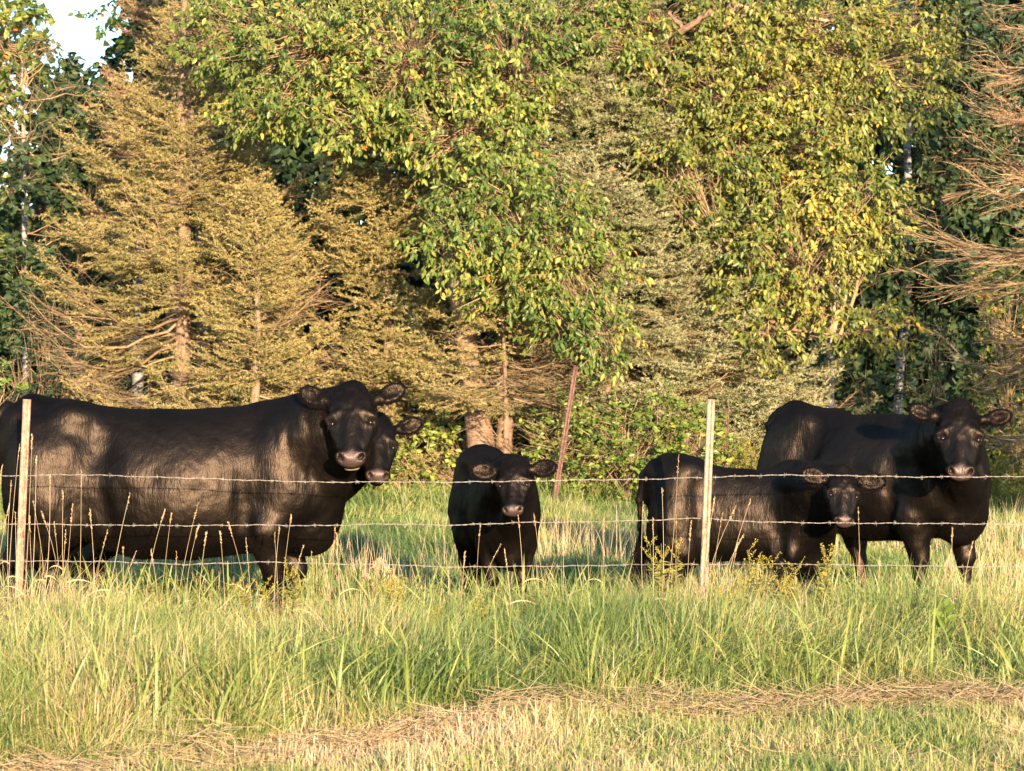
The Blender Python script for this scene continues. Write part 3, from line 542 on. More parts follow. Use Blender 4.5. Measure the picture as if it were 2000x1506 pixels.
TS = np.array([-.02, 0, .03, .08, .18, .30, .42, .55, .68, .80, .90, .96, 1.0, 1.02])
TOPZ = np.array([1.10, 1.20, 1.27, 1.345, 1.325, 1.28, 1.26, 1.262, 1.27, 1.295, 1.27, 1.20, 1.05, .95])
BOTZ = np.array([1.0, .92, .82, .72, .62, .49, .44, .43, .455, .48, .50, .53, .62, .85])
HALF = np.array([.03, .12, .18, .235, .285, .33, .40, .42, .385, .32, .27, .22, .12, .04])
def make_cow(name, label, loc, rz, L=1.85, sy=1.0, sz=1.0, head=None, belly=1.0, h=.0095, hs=1.0, ear=.25, legs=None, neck_r=1.0, tail='hang', lip=False, group='black cattle behind the barbed wire fence', topdz=None, earfwd=.25, esz=1.0, tint=.08):
    """x forward from the rump, y to its left, z up; head = (poll, face direction, face normal) in world axes"""
    Rw = np.array([[math.cos(rz), -math.sin(rz), 0], [math.sin(rz), math.cos(rz), 0], [0, 0, 1.0]]); loc = np.array(loc, float)
    tol = lambda p: Rw.T @ (np.array(p, float) - loc); tod = lambda d: Rw.T @ np.array(d, float)
    poll = tol(head[0]); Fd = nrm(tod(head[1])); Nn = tod(head[2]); Nn = nrm(Nn - (Nn @ Fd) * Fd); Sd = cr(Nn, Fd)
    if head[3:] : roll = head[3]
    HR = np.stack([Sd, Fd, Nn], 1)
    H = lambda s_, f_, n_: poll + hs * (HR @ np.array([s_ * 1.14, f_, n_]))
    lo = np.minimum([-.12, -.5 * sy, -.02], np.minimum(poll - .34 * hs, H(0, .55, 0) - .16)); hi = np.maximum([L + .1, .5 * sy, 1.42 * sz], np.maximum(poll + .34 * hs, H(0, .5, 0) + .16))
    lo[2] = -.02
    f = Field(lo, hi, h)
    # trunk
    sl, x, y, z = f.reg(lo, hi, 0)
    tz = TOPZ + (0 if topdz is None else np.interp(TS, topdz[0], topdz[1]))
    u = np.linspace(-.02, 1.02, 200)
    def sm(a): 
        v = np.interp(u, TS, a); kk = np.hanning(15); kk /= kk.sum(); return np.convolve(np.pad(v, 7, mode='edge'), kk, 'valid')
    bz = BOTZ + (1 - belly) * .12 * np.exp(-((TS - .5) / .22) ** 2)
    xs = u * L; top = np.interp(x.ravel(), xs, sm(tz)) * sz; bot = np.interp(x.ravel(), xs, sm(bz)) * sz; hw = np.interp(x.ravel(), xs, sm(HALF * (1 - (1 - belly) * .3 * np.exp(-((TS - .5) / .3) ** 2)))) * sy
    out = np.maximum(np.maximum(-.02 * L - x.ravel(), x.ravel() - 1.02 * L), 0)
    zc = ((top + bot) / 2)[:, None, None]; hh = ((top - bot) / 2)[:, None, None]; hw = hw[:, None, None]
    v = (z - zc) / hh; wv = hw * (1 - .20 * np.clip(v, 0, 1) ** 1.5 + .02 * np.clip(-v, 0, 1))
    q = (np.abs(y / wv) ** 2.25 + np.abs(v) ** 2.25) ** (1 / 2.25)
    f.put(sl, ((q - 1) * np.minimum(hw, hh) * .9 + out[:, None, None]).astype(np.float32), .01)
    Z = lambda a: a * sz
    leg = legs or {}
    hb = (sy + sz) / 2
    for sgn in (1, -1):
        key = 'l' if sgn > 0 else 'r'
        fx = leg.get('f' + key, 0); bx = leg.get('b' + key, 0)
        Y = lambda a: sgn * a * sy
        # hip bone, thigh, rear leg
        f.ell((.225 * L, Y(.215), Z(1.215)), (.11 * L / 1.85, .07 * sy, .065 * sz), k=.15)
        f.ell((.045 * L, Y(.10), Z(1.20)), (.05, .05, .05), k=.08)
        f.ell((.155 * L, Y(.205), Z(.88)), (.235 * L / 1.85, .165 * sy, .33 * sz), k=.07)
        st = (.20 * L + .4 * bx, Y(.21), Z(.64)); hk = (.055 * L + bx, Y(.19), Z(.42)); ft = (.10 * L + bx, Y(.19), Z(.09))
        f.cone((.13 * L, Y(.19), Z(.82)), st, .17 * hb, .115 * hb, .08)
        f.cone(st, hk, .12 * hb, .072 * hb, .05); f.cone((.08 * L + .5 * bx, Y(.18), Z(.72)), hk, .09 * hb, .038 * hb, .05)
        f.cone(hk, ft, .056 * hb, .042 * hb, .02); f.ell(hk, (.05 * hb, .042 * hb, .06 * hb), k=.02); f.ell(ft, (.042 * hb,) * 3, k=.02)
        f.cone(ft, (ft[0] + .05, ft[1], Z(.04)), .037 * hb, .048 * hb, .02)
        # flank hollow
        f.ell((.315 * L, Y(.415), Z(1.07)), (.060 * L, .130 * sy, .17 * sz), k=.08, sub=True)
        # shoulder, front leg
        f.ell((.84 * L, Y(.23), Z(.96)), (.13 * L / 1.85, .12 * sy, .25 * sz), k=.07)
        f.ell((.895 * L, Y(.20), Z(.79)), (.11 * L / 1.85, .115 * sy, .12 * sz), k=.05)
        el = (.80 * L + .25 * fx, Y(.23), Z(.63)); kn = (.845 * L + fx, Y(.185), Z(.37)); ff = (.835 * L + fx, Y(.18), Z(.09))
        f.cone((.86 * L, Y(.20), Z(.84)), el, .15 * hb, .11 * hb, .06); f.cone(el, kn, .115 * hb, .068 * hb, .05)
        f.ell(kn, (.064 * hb, .060 * hb, .075 * hb), k=.02); f.cone(kn, ff, .054 * hb, .042 * hb, .02); f.ell(ff, (.044 * hb,) * 3, k=.015)
        f.cone(ff, (ff[0] + .045, ff[1], Z(.04)), .038 * hb, .05 * hb, .02)
        # crease behind the elbow and before the thigh
        f.cone((.735 * L, Y(.405), Z(.95)), (.745 * L, Y(.33), Z(.56)), .030, .040, .045, True)
        f.cone((.31 * L, Y(.40), Z(.98)), (.335 * L, Y(.335), Z(.60)), .030, .035, .06, True)
    f.ell((.93 * L, 0, Z(.62)), (.13 * L / 1.85, .15 * sy, .16 * sz), k=.09)                              # brisket
    # neck
    nb = H(0, .08, -.20); n0 = np.array([.82 * L, 0, Z(.98)]); n1 = n0 * .45 + nb * .55 + np.array([0, 0, .02])
    f.cone(n0, n1, .25 * hb * neck_r, .185 * hb * neck_r, .10); f.cone(n1, nb, .185 * hb * neck_r, .135 * hs, .08)
    f.cone(n0 + [0, 0, Z(.17)], H(0, .02, -.10), .13 * hb, .075 * hs, .10)
    f.cone(np.array([.93 * L, 0, Z(.70)]), H(0, .22, -.22), .13 * hb, .08 * hs, .09)
    f.cone(np.array([.96 * L, 0, Z(.80)]), H(0, .24, -.20), .05 * hb, .035 * hs, .07)                     # dewlap
    # head
    e3 = lambda s_, f_, n_, r, k=.02, sub=False, Rm=None: f.ell(H(s_, f_, n_), np.array(r) * hs * (np.array([1.14, 1, 1]) if Rm is None else 1), HR if Rm is None else HR @ Rm, k * hs, sub)
    c3 = lambda a, b_, ra, rb, k=.025, sub=False: f.cone(H(*a), H(*b_), ra * hs, rb * hs, k * hs, sub)
    c3((0, .07, -.085), (0, .20, -.075), .092, .104, .03)
    e3(0, .012, -.052, (.058, .060, .060), .04)
    e3(0, .155, -.035, (.108, .145, .072), .03)
    for sg in (1, -1):
        c3((sg * .056, .190, .024), (sg * .110, .216, -.008), .026, .026, .014)
        c3((sg * .076, .222, .012), (sg * .116, .232, -.016), .012, .012, .006)                            # upper lid                            # brow ridge
        c3((sg * .070, .262, -.045), (sg * .05, .38, -.03), .045, .034, .03)                               # cheek bone
        c3((sg * .062, .17, -.14), (sg * .034, .41, -.075), .070, .042, .03)                               # jaw
        e3(sg * .060, .175, -.155, (.058, .085, .07), .03)
        e3(sg * .104, .244, .008, (.026, .016, .022), .012, True)                                          # eye socket
        c3((sg * .070, .266, .004), (sg * .112, .260, -.028), .012, .011, .010)                             # lower lid
        e3(sg * .047, .462, .012, (.033, .036, .034), .02)                                                 # nostril wing
    c3((0, .16, -.04), (0, .40, -.03), .088, .062, .03)
    c3((0, .22, .006), (0, .43, .012), .040, .036, .03)
    e3(0, .468, -.014, (.076, .050, .052), .02)
    e3(0, .482, -.070, (.046, .028, .030), .015)
    for sg in (1, -1):
        a = R_(35) * sg; Rm = np.array([[math.cos(a), -math.sin(a), 0], [math.sin(a), math.cos(a), 0], [0, 0, 1]])
        e3(sg * .048, .482, .030, (.012, .024, .024), .006, True, Rm)
        # ear: flat cup pointing sideways
        up = ear if np.ndim(ear) == 0 else ear[0 if sg > 0 else 1]
        ed = np.array([sg * math.cos(up), -math.sin(up), earfwd * .35]); ed = ed / np.linalg.norm(ed)
        nn_ = np.array([sg * .0, .35, 1.0 if earfwd > 0 else .6]); nn_ = nn_ - (nn_ @ ed) * ed; nn_ /= np.linalg.norm(nn_); ww = np.cross(nn_, ed)
        Rm = np.stack([ed, ww, nn_], 1); b0 = np.array([sg * .092, .080, -.075])
        c3(tuple(b0 - ed * .02), tuple(b0 + ed * .05), .034, .032, .03)
        cc = b0 + ed * .115
        e3(*cc, (.098 * esz, .062 * esz, .022), .02, False, Rm); cc2 = b0 + ed * .125 + nn_ * .022
        e3(*cc2, (.070 * esz, .040 * esz, .020), .008, True, Rm)
    # tail
    if tail:
        T = [(.02, 0, 1.27), (-.035, .0, 1.18), (-.055, .01, 1.0), (-.05, .015, .8), (-.045, .02, .6)]
        for i in range(4):
            f.cone((T[i][0] * L, T[i][1], Z(T[i][2])), (T[i + 1][0] * L, T[i + 1][1], Z(T[i + 1][2])), .034 * hb - .004 * i, .03 * hb - .004 * i, .03)
    V, Q = f.surface()
    # muzzle pad, lip and inner-ear tints from the place on the head
    hp = (V - poll) @ HR / hs; hp[:, 0] /= 1.14
    pq = (hp[:, 1] - hp[:, 2]) * .7071; pad = np.sqrt(((hp[:, 0]) / .074) ** 2 + ((pq - .338) / .056) ** 2) + .10 * (vnoise(V[:, 0], V[:, 2], .02, 71) - .5); muz = np.clip((1 - pad) / .3, 0, 1) * (hp[:, 1] > .40)
    hole = np.zeros(len(V))
    for sg in (1, -1):
        a = R_(35) * sg; dx = hp[:, 0] - sg * .050; dy = pq - .318; ux = dx * math.cos(a) + dy * math.sin(a); uy = -dx * math.sin(a) + dy * math.cos(a)
        hole = np.maximum(hole, np.clip(1.7 - 1.0 * np.sqrt((ux / .013) ** 2 + (uy / .022) ** 2), 0, 1))
    mouth = np.clip(1 - np.abs(pq - .394 + 2.5 * hp[:, 0] ** 2) / .006, 0, 1) * (np.abs(hp[:, 0]) < .07)
    muz = muz * (1 - .9 * hole) * (1 - .7 * mouth)  # nostril recess and mouth groove darkened in the tint, standing for shade
    lp = .9 * np.clip(1.2 - np.abs(pq - .403 + hp[:, 0] ** 2 * 3) / .006, 0, 1) * (np.abs(hp[:, 0]) < .034) * (hp[:, 1] > .4) if lip else np.zeros(len(V))
    skin = np.zeros(len(V))
    for sg in (1, -1):
        skin = np.maximum(skin, .8 * np.clip(1 - np.sqrt(((hp[:, 0] - sg * .105) / .034) ** 2 + ((hp[:, 1] - .235) / .030) ** 2), 0, 1) * (hp[:, 2] > -.06))
        skin = np.maximum(skin, tint * (np.abs(hp[:, 0]) > .13) * (np.abs(hp[:, 1] - .065 + .0) < .14) * (hp[:, 2] > -.13) * np.clip(1 - np.abs(np.abs(hp[:, 0]) - .21) / .08, 0, 1))
    # skin folds: shallow vertical wrinkles on neck and brow, ribs hardly showing
    Nv = np.zeros_like(V); fn = cr(V[Q[:, 2]] - V[Q[:, 0]], V[Q[:, 3]] - V[Q[:, 1]])
    for a in range(4): np.add.at(Nv, Q[:, a], fn)
    Nv = nrm(Nv); sgn_ = 1.0 if (Nv * (V - V.mean(0))).sum() > 0 else -1.0
    nk = np.clip(1 - np.linalg.norm((V - (n0 * .35 + nb * .65)) / np.array([.34, .5, .42]) / hb, axis=1), 0, 1)
    wob = vnoise(V[:, 0] * 1.0 + V[:, 1] * .3, V[:, 2] * .25, .035, 5) - .5
    disp = .017 * np.clip(nk * 2.0, 0, 1) * wob
    hn = np.abs(hp[:, 0]) < .16
    br = np.exp(-((hp[:, 1] - .14) / .09) ** 2) * hn * (hp[:, 2] > -.1)
    disp += .011 * br * (vnoise(hp[:, 0] * 1.0 + .5 * np.abs(hp[:, 1]) * np.sign(hp[:, 0]), hp[:, 1] * .35, .016, 6) - .5)
    disp += .006 * np.exp(-((hp[:, 1] - .33) / .1) ** 2) * hn * (hp[:, 2] > -.03) * (vnoise(hp[:, 0], hp[:, 1] * .5, .02, 8) - .5)
    bodyn = np.clip((.75 - V[:, 0] / L) * 4, 0, 1)
    disp += (.014 + .030 * np.exp(-((V[:, 0] / L - .84) / .13) ** 2) + .016 * np.exp(-((V[:, 0] / L - .2) / .14) ** 2)) * hb * np.clip(V[:, 2] * 3 - .6, 0, 1) * np.clip((np.linalg.norm(hp - [0, .25, -.05], axis=1) - .42) * 4, 0, 1) * (vnoise(V[:, 0], V[:, 2], .15, 9) - .5) + .006 * (vnoise(V[:, 0] + V[:, 1], V[:, 2], .06, 10) - .5)
    V = V + Nv * (disp * sgn_)[:, None]
    if sgn_ < 0: Q = Q[:, ::-1]
    root = empty(name, tuple(loc), rz); tag(root, label, 'calf' if name == 'calf' else 'cow', group)
    body = link('body', mesh('body', V, [Q], M_fur, True, {'muz': muz, 'lip': lp, 'skin': skin}), root)
    # eyes
    for sg in (1, -1):
        g = Geo(); c = H(sg * .092, .243, -.012); r = .019 * hs
        th = np.linspace(0, math.pi, 9); ph = np.arange(12) * 2 * math.pi / 12
        Vs = np.array([[math.sin(t) * math.cos(p_), math.sin(t) * math.sin(p_), math.cos(t)] for t in th for p_ in ph]) * r + c
        i = np.arange(8)[:, None] * 12; j = np.arange(12)[None]; g.add(Vs, [np.stack([i + j, i + 12 + j, i + 12 + (j + 1) % 12, i + (j + 1) % 12], -1).reshape(-1, 4)])
        link('eye', g.mesh('eye', M_eye, True), root)
    # fur strands: long on ears, poll, tail; short on the rest, lying back and down
    g = Geo(); n = len(V)
    wgt = np.full(n, .35); earm = (np.abs(hp[:, 0]) > .13) & (np.abs(hp[:, 0]) < .33) & (np.abs(hp[:, 1] - .04) < .16) & (np.abs(hp[:, 2] + .06) < .12)
    pollm = (np.abs(hp[:, 0]) < .12) & (hp[:, 1] < .12) & (hp[:, 1] > -.08) & (hp[:, 2] > -.14)
    padm = (muz > .05) | ((hp[:, 1] > .38) & (np.abs(hp[:, 0]) < .1) & (hp[:, 2] > -.2))
    edge = (V[:, 2] > 1.05 * sz) | (V[:, 0] < .04 * L) | (V[:, 2] < .62 * sz)
    wgt = np.where(earm, 11, np.where(pollm, 3, np.where(edge, 1.2, .5))) * (~padm) * (V[:, 2] > .12)
    cnt = 90000; pk = rng.choice(n, cnt, p=wgt / wgt.sum())
    p = V[pk] + rng.normal(size=(cnt, 3)) * .004; p = p - Nv[pk] * sgn_ * .003
    ln = np.where(earm[pk], .018, np.where(pollm[pk], .015, .010)) * rng.uniform(.6, 1.3, cnt) * hs
    flow = np.array([-.6, 0, -.7]); fl = np.where((earm | pollm)[pk][:, None], rng.normal(size=(cnt, 3)) * .35 + .2 * Fd, flow + rng.normal(size=(cnt, 3)) * .25)
    fl = np.where(earm[pk][:, None], fl + np.sign(hp[pk, 0])[:, None] * Sd * .5 - Nn * .2, fl)
    d = nrm(Nv[pk] * sgn_ * np.where((earm | pollm)[pk], .35, .12)[:, None] + fl * .8)
    s_ = nrm(cr(d, rng.normal(size=(cnt, 3)))) * .0009
    Vh = np.stack([p - s_, p + s_, p + d * ln[:, None]], 1).reshape(-1, 3)
    g.add(Vh, [np.arange(cnt * 3).reshape(-1, 3)])
    if tail:                                       # switch of the tail
        c0 = np.array([T[4][0] * L, T[4][1], Z(T[4][2])]); nn = 900
        a = c0 + rng.normal(size=(nn, 3)) * [.012, .012, .05]; b_ = a + np.stack([rng.normal(size=nn) * .035, rng.normal(size=nn) * .03, -rng.uniform(.12, .34, nn) * sz], -1)
        sticks(g, a, b_, .0022, .0005)
    hair = link('coat_hair', g.mesh('coat_hair', M_hair), root)
    return root

HT = math.pi
# the five animals of the photo
def headat(px, ptop, D, tilt=.6, yaw=0.0, hs=1.0):
    """poll point, face direction and face normal for a head whose top shows at this row"""
    top = P(px, ptop, D); f = nrm(np.array([-tilt * (px - 1000) / FPX, -tilt, -1.0])); n = nrm(np.array([yaw, -1.0, .0]))
    return (top + f * .04 * hs, f, n)
cow_a = make_cow('cow', 'large black cow standing side on at the left with its head turned to the camera', (X(2, 15.3), 15.3, 0), 0, L=1.86,
    head=headat(686, 739, 14.85, .62), hs=.965, ear=(.50, .50), lip=True, belly=1.0, sz=1.007, legs={'fl': .04, 'fr': -.04, 'bl': .10, 'br': 0}, esz=.88)
cow_b = make_cow('cow', 'black cow mostly hidden behind the large left cow, only its face and one ear showing', (X(150, 16.25), 16.3, 0), -.02, L=1.42, sy=.72, sz=.86, h=.0105,
    head=headat(738, 800, 15.45, .6, .12), hs=.81, ear=(.42, .42), belly=.7)
cow_c = make_cow('calf', 'small black calf facing the camera in the middle, alone between the two groups', (X(926, 17.0), 17.0, 0), math.radians(-78), L=1.18, sy=.45, sz=.755,
    head=headat(1002, 882, 15.3, .62, -.10), hs=.70, ear=(-.02, .02), belly=.3, legs={'fl': .03, 'fr': -.03, 'bl': .0, 'br': .1}, neck_r=.9, earfwd=.6, esz=1.15, tint=.25)
cow_d = make_cow('calf', 'black calf standing side on behind the right fence post, in front of the big cow', (X(1268, 15.45), 15.5, 0), math.radians(-9), L=1.0, sy=.62, sz=.755,
    head=headat(1648, 901, 14.8, .50, .06), hs=.66, ear=(.02, .08), belly=-.1, legs={'fl': .05, 'fr': -.08, 'bl': .08, 'br': -.02}, neck_r=.95, earfwd=.6, topdz=([0, .3, .6, .8, 1], [.02, 0, -.03, -.05, -.08]), esz=1.25, tint=.2)
cow_e = make_cow('cow', 'large black cow at the right turned three-quarters to the camera, behind a calf', (X(1518, 17.6), 17.6, 0), math.radians(-47), L=1.58, sy=.90, sz=.955,
    head=headat(1876, 775, 15.95, .58, -.08), hs=.96, ear=(.20, .30), belly=.85, legs={'bl': .42, 'br': 0, 'fl': .03, 'fr': -.05}, earfwd=.5, esz=.82, tint=.2)

# ------------------------------------------------------------------ fence
def metal(name, c0, c1, c2, rough=.6):
    m, nt, b = newmat(name); tc = nt.nodes.new('ShaderNodeTexCoord'); n = nt.nodes.new('ShaderNodeTexNoise'); n.inputs['Scale'].default_value = 45; n.inputs['Detail'].default_value = 6
    nt.links.new(tc.outputs['Object'], n.inputs[0]); nt.links.new(ramp(nt, [(.35, c0), (.5, c1), (.66, c2)], n.outputs['Fac']), b.inputs['Base Color'])
    b.inputs['Roughness'].default_value = rough; b.inputs['Metallic'].default_value = .15; return m
M_post_grey = metal('weathered_steel', (.20, .16, .10), (.28, .23, .15), (.36, .31, .22))
M_post_tan = metal('tan_rusted_steel', (.26, .13, .08), (.36, .20, .13), (.44, .29, .19))
M_post_rust = metal('rusted_steel', (.07, .032, .024), (.12, .06, .042), (.18, .10, .07))
M_wire = metal('galvanised_wire', (.20, .18, .15), (.30, .27, .22), (.40, .37, .32), .5)
def box(g, c, s, a=.5):
    c = np.array(c, float); s = np.array(s, float) / 2
    V = np.array([[x, y, z] for x in (-1, 1) for y in (-1, 1) for z in (-1, 1)]) * s + c
    g.add(V, [np.array([[0, 1, 3, 2], [4, 6, 7, 5], [0, 4, 5, 1], [2, 3, 7, 6], [0, 2, 6, 4], [1, 5, 7, 3]])], a)
def fence_post(label, pxt, pyt, pxb, pyb, D, mat, wdt=.042, group='steel fence posts', rib=.022, clips=()):
    top = P(pxt, pyt, D); bot = P(pxb, pyb, D); ax = top - bot; base = bot - ax * ((bot[2] + .05) / ax[2]); H = np.linalg.norm(top - base)
    root = empty('fence_post', tuple(base)); d = Vector(ax).normalized(); q = Vector((0, 0, 1)).rotation_difference(d); root.rotation_euler = q.to_euler(); tag(root, label, 'fence post', group)
    g = Geo(); prof = np.array([[-wdt / 2, .006], [-wdt / 2, -.006], [-wdt * .40, -rib * .6], [-wdt * .05, -rib * .6], [-wdt * .02, .004], [wdt * .10, .004], [wdt * .13, -rib * .6], [wdt * .40, -rib * .6], [wdt / 2, -.006], [wdt / 2, .006], [.0, .012]])
    V = []; 
    for z in np.linspace(0, H, 12): V += [[p_[0] + rng.normal() * .0003, p_[1], z] for p_ in prof]
    n = len(prof); i = np.arange(11)[:, None] * n; j = np.arange(n)[None]
    g.add(V, [np.stack([i + j, i + (j + 1) % n, i + n + (j + 1) % n, i + n + j], -1).reshape(-1, 4), np.arange(n)[None, ::-1], (np.arange(n) + 11 * n)[None]])
    link('shaft', g.mesh('shaft', mat), root)
    for zc in clips:
        g = Geo(); t = np.linspace(0, math.pi, 9); pts = np.stack([np.cos(t) * (wdt / 2 + .004), -np.sin(t) * (rib + .004) + .01, np.full(9, zc)], 1)
        tube(g, pts, .0016, 5); link('wire_clip', g.mesh('wire_clip', M_wire), root)
    return root
FD = 14.4; hz = [CAMH - (r - HOR) * FD / FPX for r in (936, 1023, 1106)]
fence_post('tan rusted steel fence post in front of the rump of the large left cow', 53, 780, 39, 1100, FD, M_post_tan, clips=[h_ + .05 for h_ in hz])
fence_post('weathered grey steel fence post in front of the right calf, leaning slightly', 1389, 780, 1376, 1100, FD, M_post_grey, clips=[h_ + .05 for h_ in hz])
fence_post('rusty steel post leaning to the right in front of the middle bushes', 1125, 714, 1086, 960, 27.0, M_post_rust, .05)
fence_post('thin rusty post in the goldenrod between the right fence post and the big cow', 1421, 797, 1418, 905, 27.6, M_post_rust, .036)
fence_post('thin rusty post behind the back of the large left cow beside the grey-white trunk', 292, 738, 290, 800, 30.3, M_post_rust, .036)
rows = [([-900, -20, 46, 160, 330, 500, 700, 860, 1060, 1250, 1380, 1500, 1640, 1780, 2000, 2900], [925, 931, 929, 928, 934, 936, 941, 943, 940, 936, 931, 927, 929, 932, 931, 940], 'top'),
        ([-900, -20, 46, 200, 400, 600, 760, 860, 1060, 1250, 1376, 1430, 1560, 1780, 2000, 2900], [1030, 1026, 1023, 1026, 1027, 1027, 1024, 1024, 1020, 1016, 1012, 1018, 1020, 1022, 1024, 1018], 'middle'),
        ([-900, -20, 46, 200, 350, 520, 700, 860, 1030, 1250, 1376, 1520, 1700, 1860, 2000, 2900], [1092, 1096, 1096, 1098, 1101, 1098, 1104, 1107, 1107, 1104, 1104, 1104, 1107, 1108, 1107, 1112], 'bottom')]
for xs_, ys_, nm in rows:
    root = empty('barbed_wire', (0, FD + .028, 0)); tag(root, {'top': 'topmost strand of barbed wire, crossing the cows\' chests', 'middle': 'middle strand of barbed wire across the cows\' bellies', 'bottom': 'lowest strand of barbed wire, half sunk in the tall grass'}[nm], 'barbed wire', 'strands of the barbed wire fence')
    xw = np.arange(-5.2, 5.2, .006); py = np.interp(1000 + xw * FPX / FD, xs_, ys_); kk = np.hanning(21); kk /= kk.sum(); py = np.convolve(np.pad(py, 10, mode='edge'), kk, 'valid')
    zc = CAMH - (py - HOR) * FD / FPX + .006 * np.interp(xw, np.arange(-5.2, 5.3, .35), rng.normal(size=31)[:len(np.arange(-5.2, 5.3, .35))]) * .6 + .0015 * np.sin(xw * 23) + .001 * np.sin(xw * 61 + 1)
    g = Geo(); ph = xw * 2 * math.pi / .075
    for o_ in (0, math.pi):
        tube(g, np.stack([xw,   .0016 * np.cos(ph + o_), zc + .0016 * np.sin(ph + o_)], 1), .00105, 4, .5, False)
    link('strand', g.mesh('strand', M_wire), root)
    for bx in np.arange(-4.2, 4.2, .117) + rng.normal(size=72) * .015:
        g = Geo(); bzc = np.interp(bx, xw, zc); a = rng.uniform(0, 3)
        t = np.linspace(0, 4 * math.pi, 18); tube(g, np.stack([bx + (t / 12.57 - .5) * .009, .0048 * np.cos(t + a), bzc + .0048 * np.sin(t + a)], 1), .0011, 4, .5, False)
        for s_ in (1, -1):
            for dx in (-.004, .004):
                e = a + rng.normal() * .3 + (0 if dx > 0 else .9)
                p0 = np.array([bx + dx, 0, bzc]); dd = np.array([rng.normal() * .25, math.cos(e) * .6, s_ * (.75 + .25 * abs(math.sin(e)))]); sticks(g, [p0], [p0 + nrm(dd) * rng.uniform(.009, .016)], .0010, .0006)
        link('barb', g.mesh('barb', M_wire), root)

# ------------------------------------------------------------------ single tall stalks, weeds
ORD = 'first second third fourth fifth sixth seventh eighth ninth tenth eleventh twelfth thirteenth fourteenth fifteenth sixteenth seventeenth eighteenth nineteenth twentieth'.split() + ['twenty-' + w_ for w_ in 'first second third fourth fifth sixth seventh eighth ninth'.split()] + ['thirtieth']
def stalk(i, pxt, pyt, pxb, D, label, kind=0):
    b0 = P(pxb, 1200, D); b0[2] = float(gz(b0[0], b0[1])); tp = P(pxt, pyt, D - .02); root = empty('grass_stalk', tuple(b0)); tag(root, label, 'grass stalk', 'tall dry seed stalks along the fence')
    n = 14; t = np.linspace(0, 1, n)[:, None]; pts = (b0 * (1 - t) + tp * t) + np.array([1.0, 0, 0]) * ((tp[0] - b0[0]) * (t ** 2 - t)) * .9 + np.array([1.0, 0, 0]) * rng.normal() * .03 * np.sin(t * 3.14) - b0
    g = Geo(); tube(g, pts, .0021 * (1 - t[:, 0] * .6), 4, rng.uniform(.3, 1), False); link('stem', g.mesh('stem', M_straw), root)
    g = Geo(); L = rng.uniform(.05, .10); d = nrm(pts[-1] - pts[-3]); m_ = int(rng.choice([14, 26, 44])); u = rng.random(m_)
    p = pts[-1] - d * L * u[:, None] + rng.normal(size=(m_, 3)) * .0016; q = nrm(d + rng.normal(size=(m_, 3)) * .22)
    leaves(g, p, q, .011, .003, rng.random(m_)); link('seed_head', g.mesh('seed_head', M_straw), root)
    if rng.random() < .6:
        g = Geo(); k = rng.integers(4, 8); s = pts[k]; dd = np.array([rng.choice([-1, 1]) * rng.uniform(.05, .14), rng.normal() * .03, rng.uniform(.02, .14)]); u = np.linspace(0, 1, 6)[:, None]
        c = s + dd * u - np.array([0, 0, .08]) * u ** 2; w2 = .0035 * (1 - u ** 2); V = np.stack([c - [0, 0, 1] * w2, c + [0, 0, 1] * w2], 1).reshape(-1, 3); i_ = np.arange(5) * 2
        g.add(V, [np.stack([i_, i_ + 1, i_ + 3, i_ + 2], 1)], .6); link('leaf', g.mesh('leaf', M_straw), root)
LA = [(63, 849, 40), (38, 869, 12), (71, 892, 48), (159, 919, 150), (123, 959, 130), (254, 964, 190), (388, 980, 335), (65, 980, 88), (176, 997, 182), (81, 999, 82), (322, 997, 285), (335, 1002, 300), (211, 1034, 196), (446, 1022, 470), (387, 1029, 388),
      (403, 1040, 392), (430, 1039, 436), (106, 1020, 132), (129, 1037, 150), (5, 909, 2), (18, 985, 10), (57, 1010, 70), (240, 1070, 246), (295, 1075, 300), (345, 1078, 340), (265, 1080, 262), (22, 940, 30), (142, 985, 120), (98, 930, 60), (30, 1000, 50)]
LB = [(569, 1007, 556), (546, 1027, 540), (536, 1042, 545), (655, 1029, 630), (592, 1067, 584), (657, 1042, 661), (608, 1075, 604), (480, 1050, 500)]
LC = [(1012, 1006, 1013), (938, 1024, 936), (1043, 1005, 1090), (977, 1065, 960), (985, 1073, 988), (908, 1078, 880), (1100, 1040, 1085), (1145, 1030, 1150), (1180, 1010, 1165)]
LD = [(1326, 887, 1284), (1293, 953, 1282), (1256, 980, 1275), (1466, 977, 1392), (1396, 972, 1380), (1321, 1005, 1322), (1350, 1020, 1345), (1437, 990, 1395), (1452, 1045, 1385), (1440, 1062, 1400), (1412, 1000, 1392), (1275, 1010, 1268)]
LE = [(1676, 990, 1677), (1860, 1033, 1885), (1974, 1015, 1950), (1900, 1060, 1896), (1935, 1020, 1940), (1720, 1075, 1724)]
def stalks(L, fmt):
    for i, (a, b_, c) in enumerate(L): stalk(i, a, b_, c, rng.uniform(13.6, 14.3), fmt % ORD[i])
LA.sort(); LB.sort(); LC.sort(); LD.sort(); LE.sort()
stalks([q for q in LA if q[0] < 50][::-1], 'bleached seed stalk, %s to the left of the left fence post')
stalks([q for q in LA if q[0] >= 50], 'bleached seed stalk, %s to the right of the left fence post')
stalks(LB, 'bleached seed stalk, %s from the left before the left cow\'s front legs and chest')
stalks(LC, 'bleached seed stalk, %s from the left around the middle calf')
stalks([q for q in LD if q[0] < 1385][::-1], 'thin dry stalk, %s to the left of the right fence post')
stalks([q for q in LD if q[0] >= 1385], 'thin dry stalk, %s to the right of the right fence post')
stalks(LE, 'thin dry stalk, %s from the left before the big right cow')
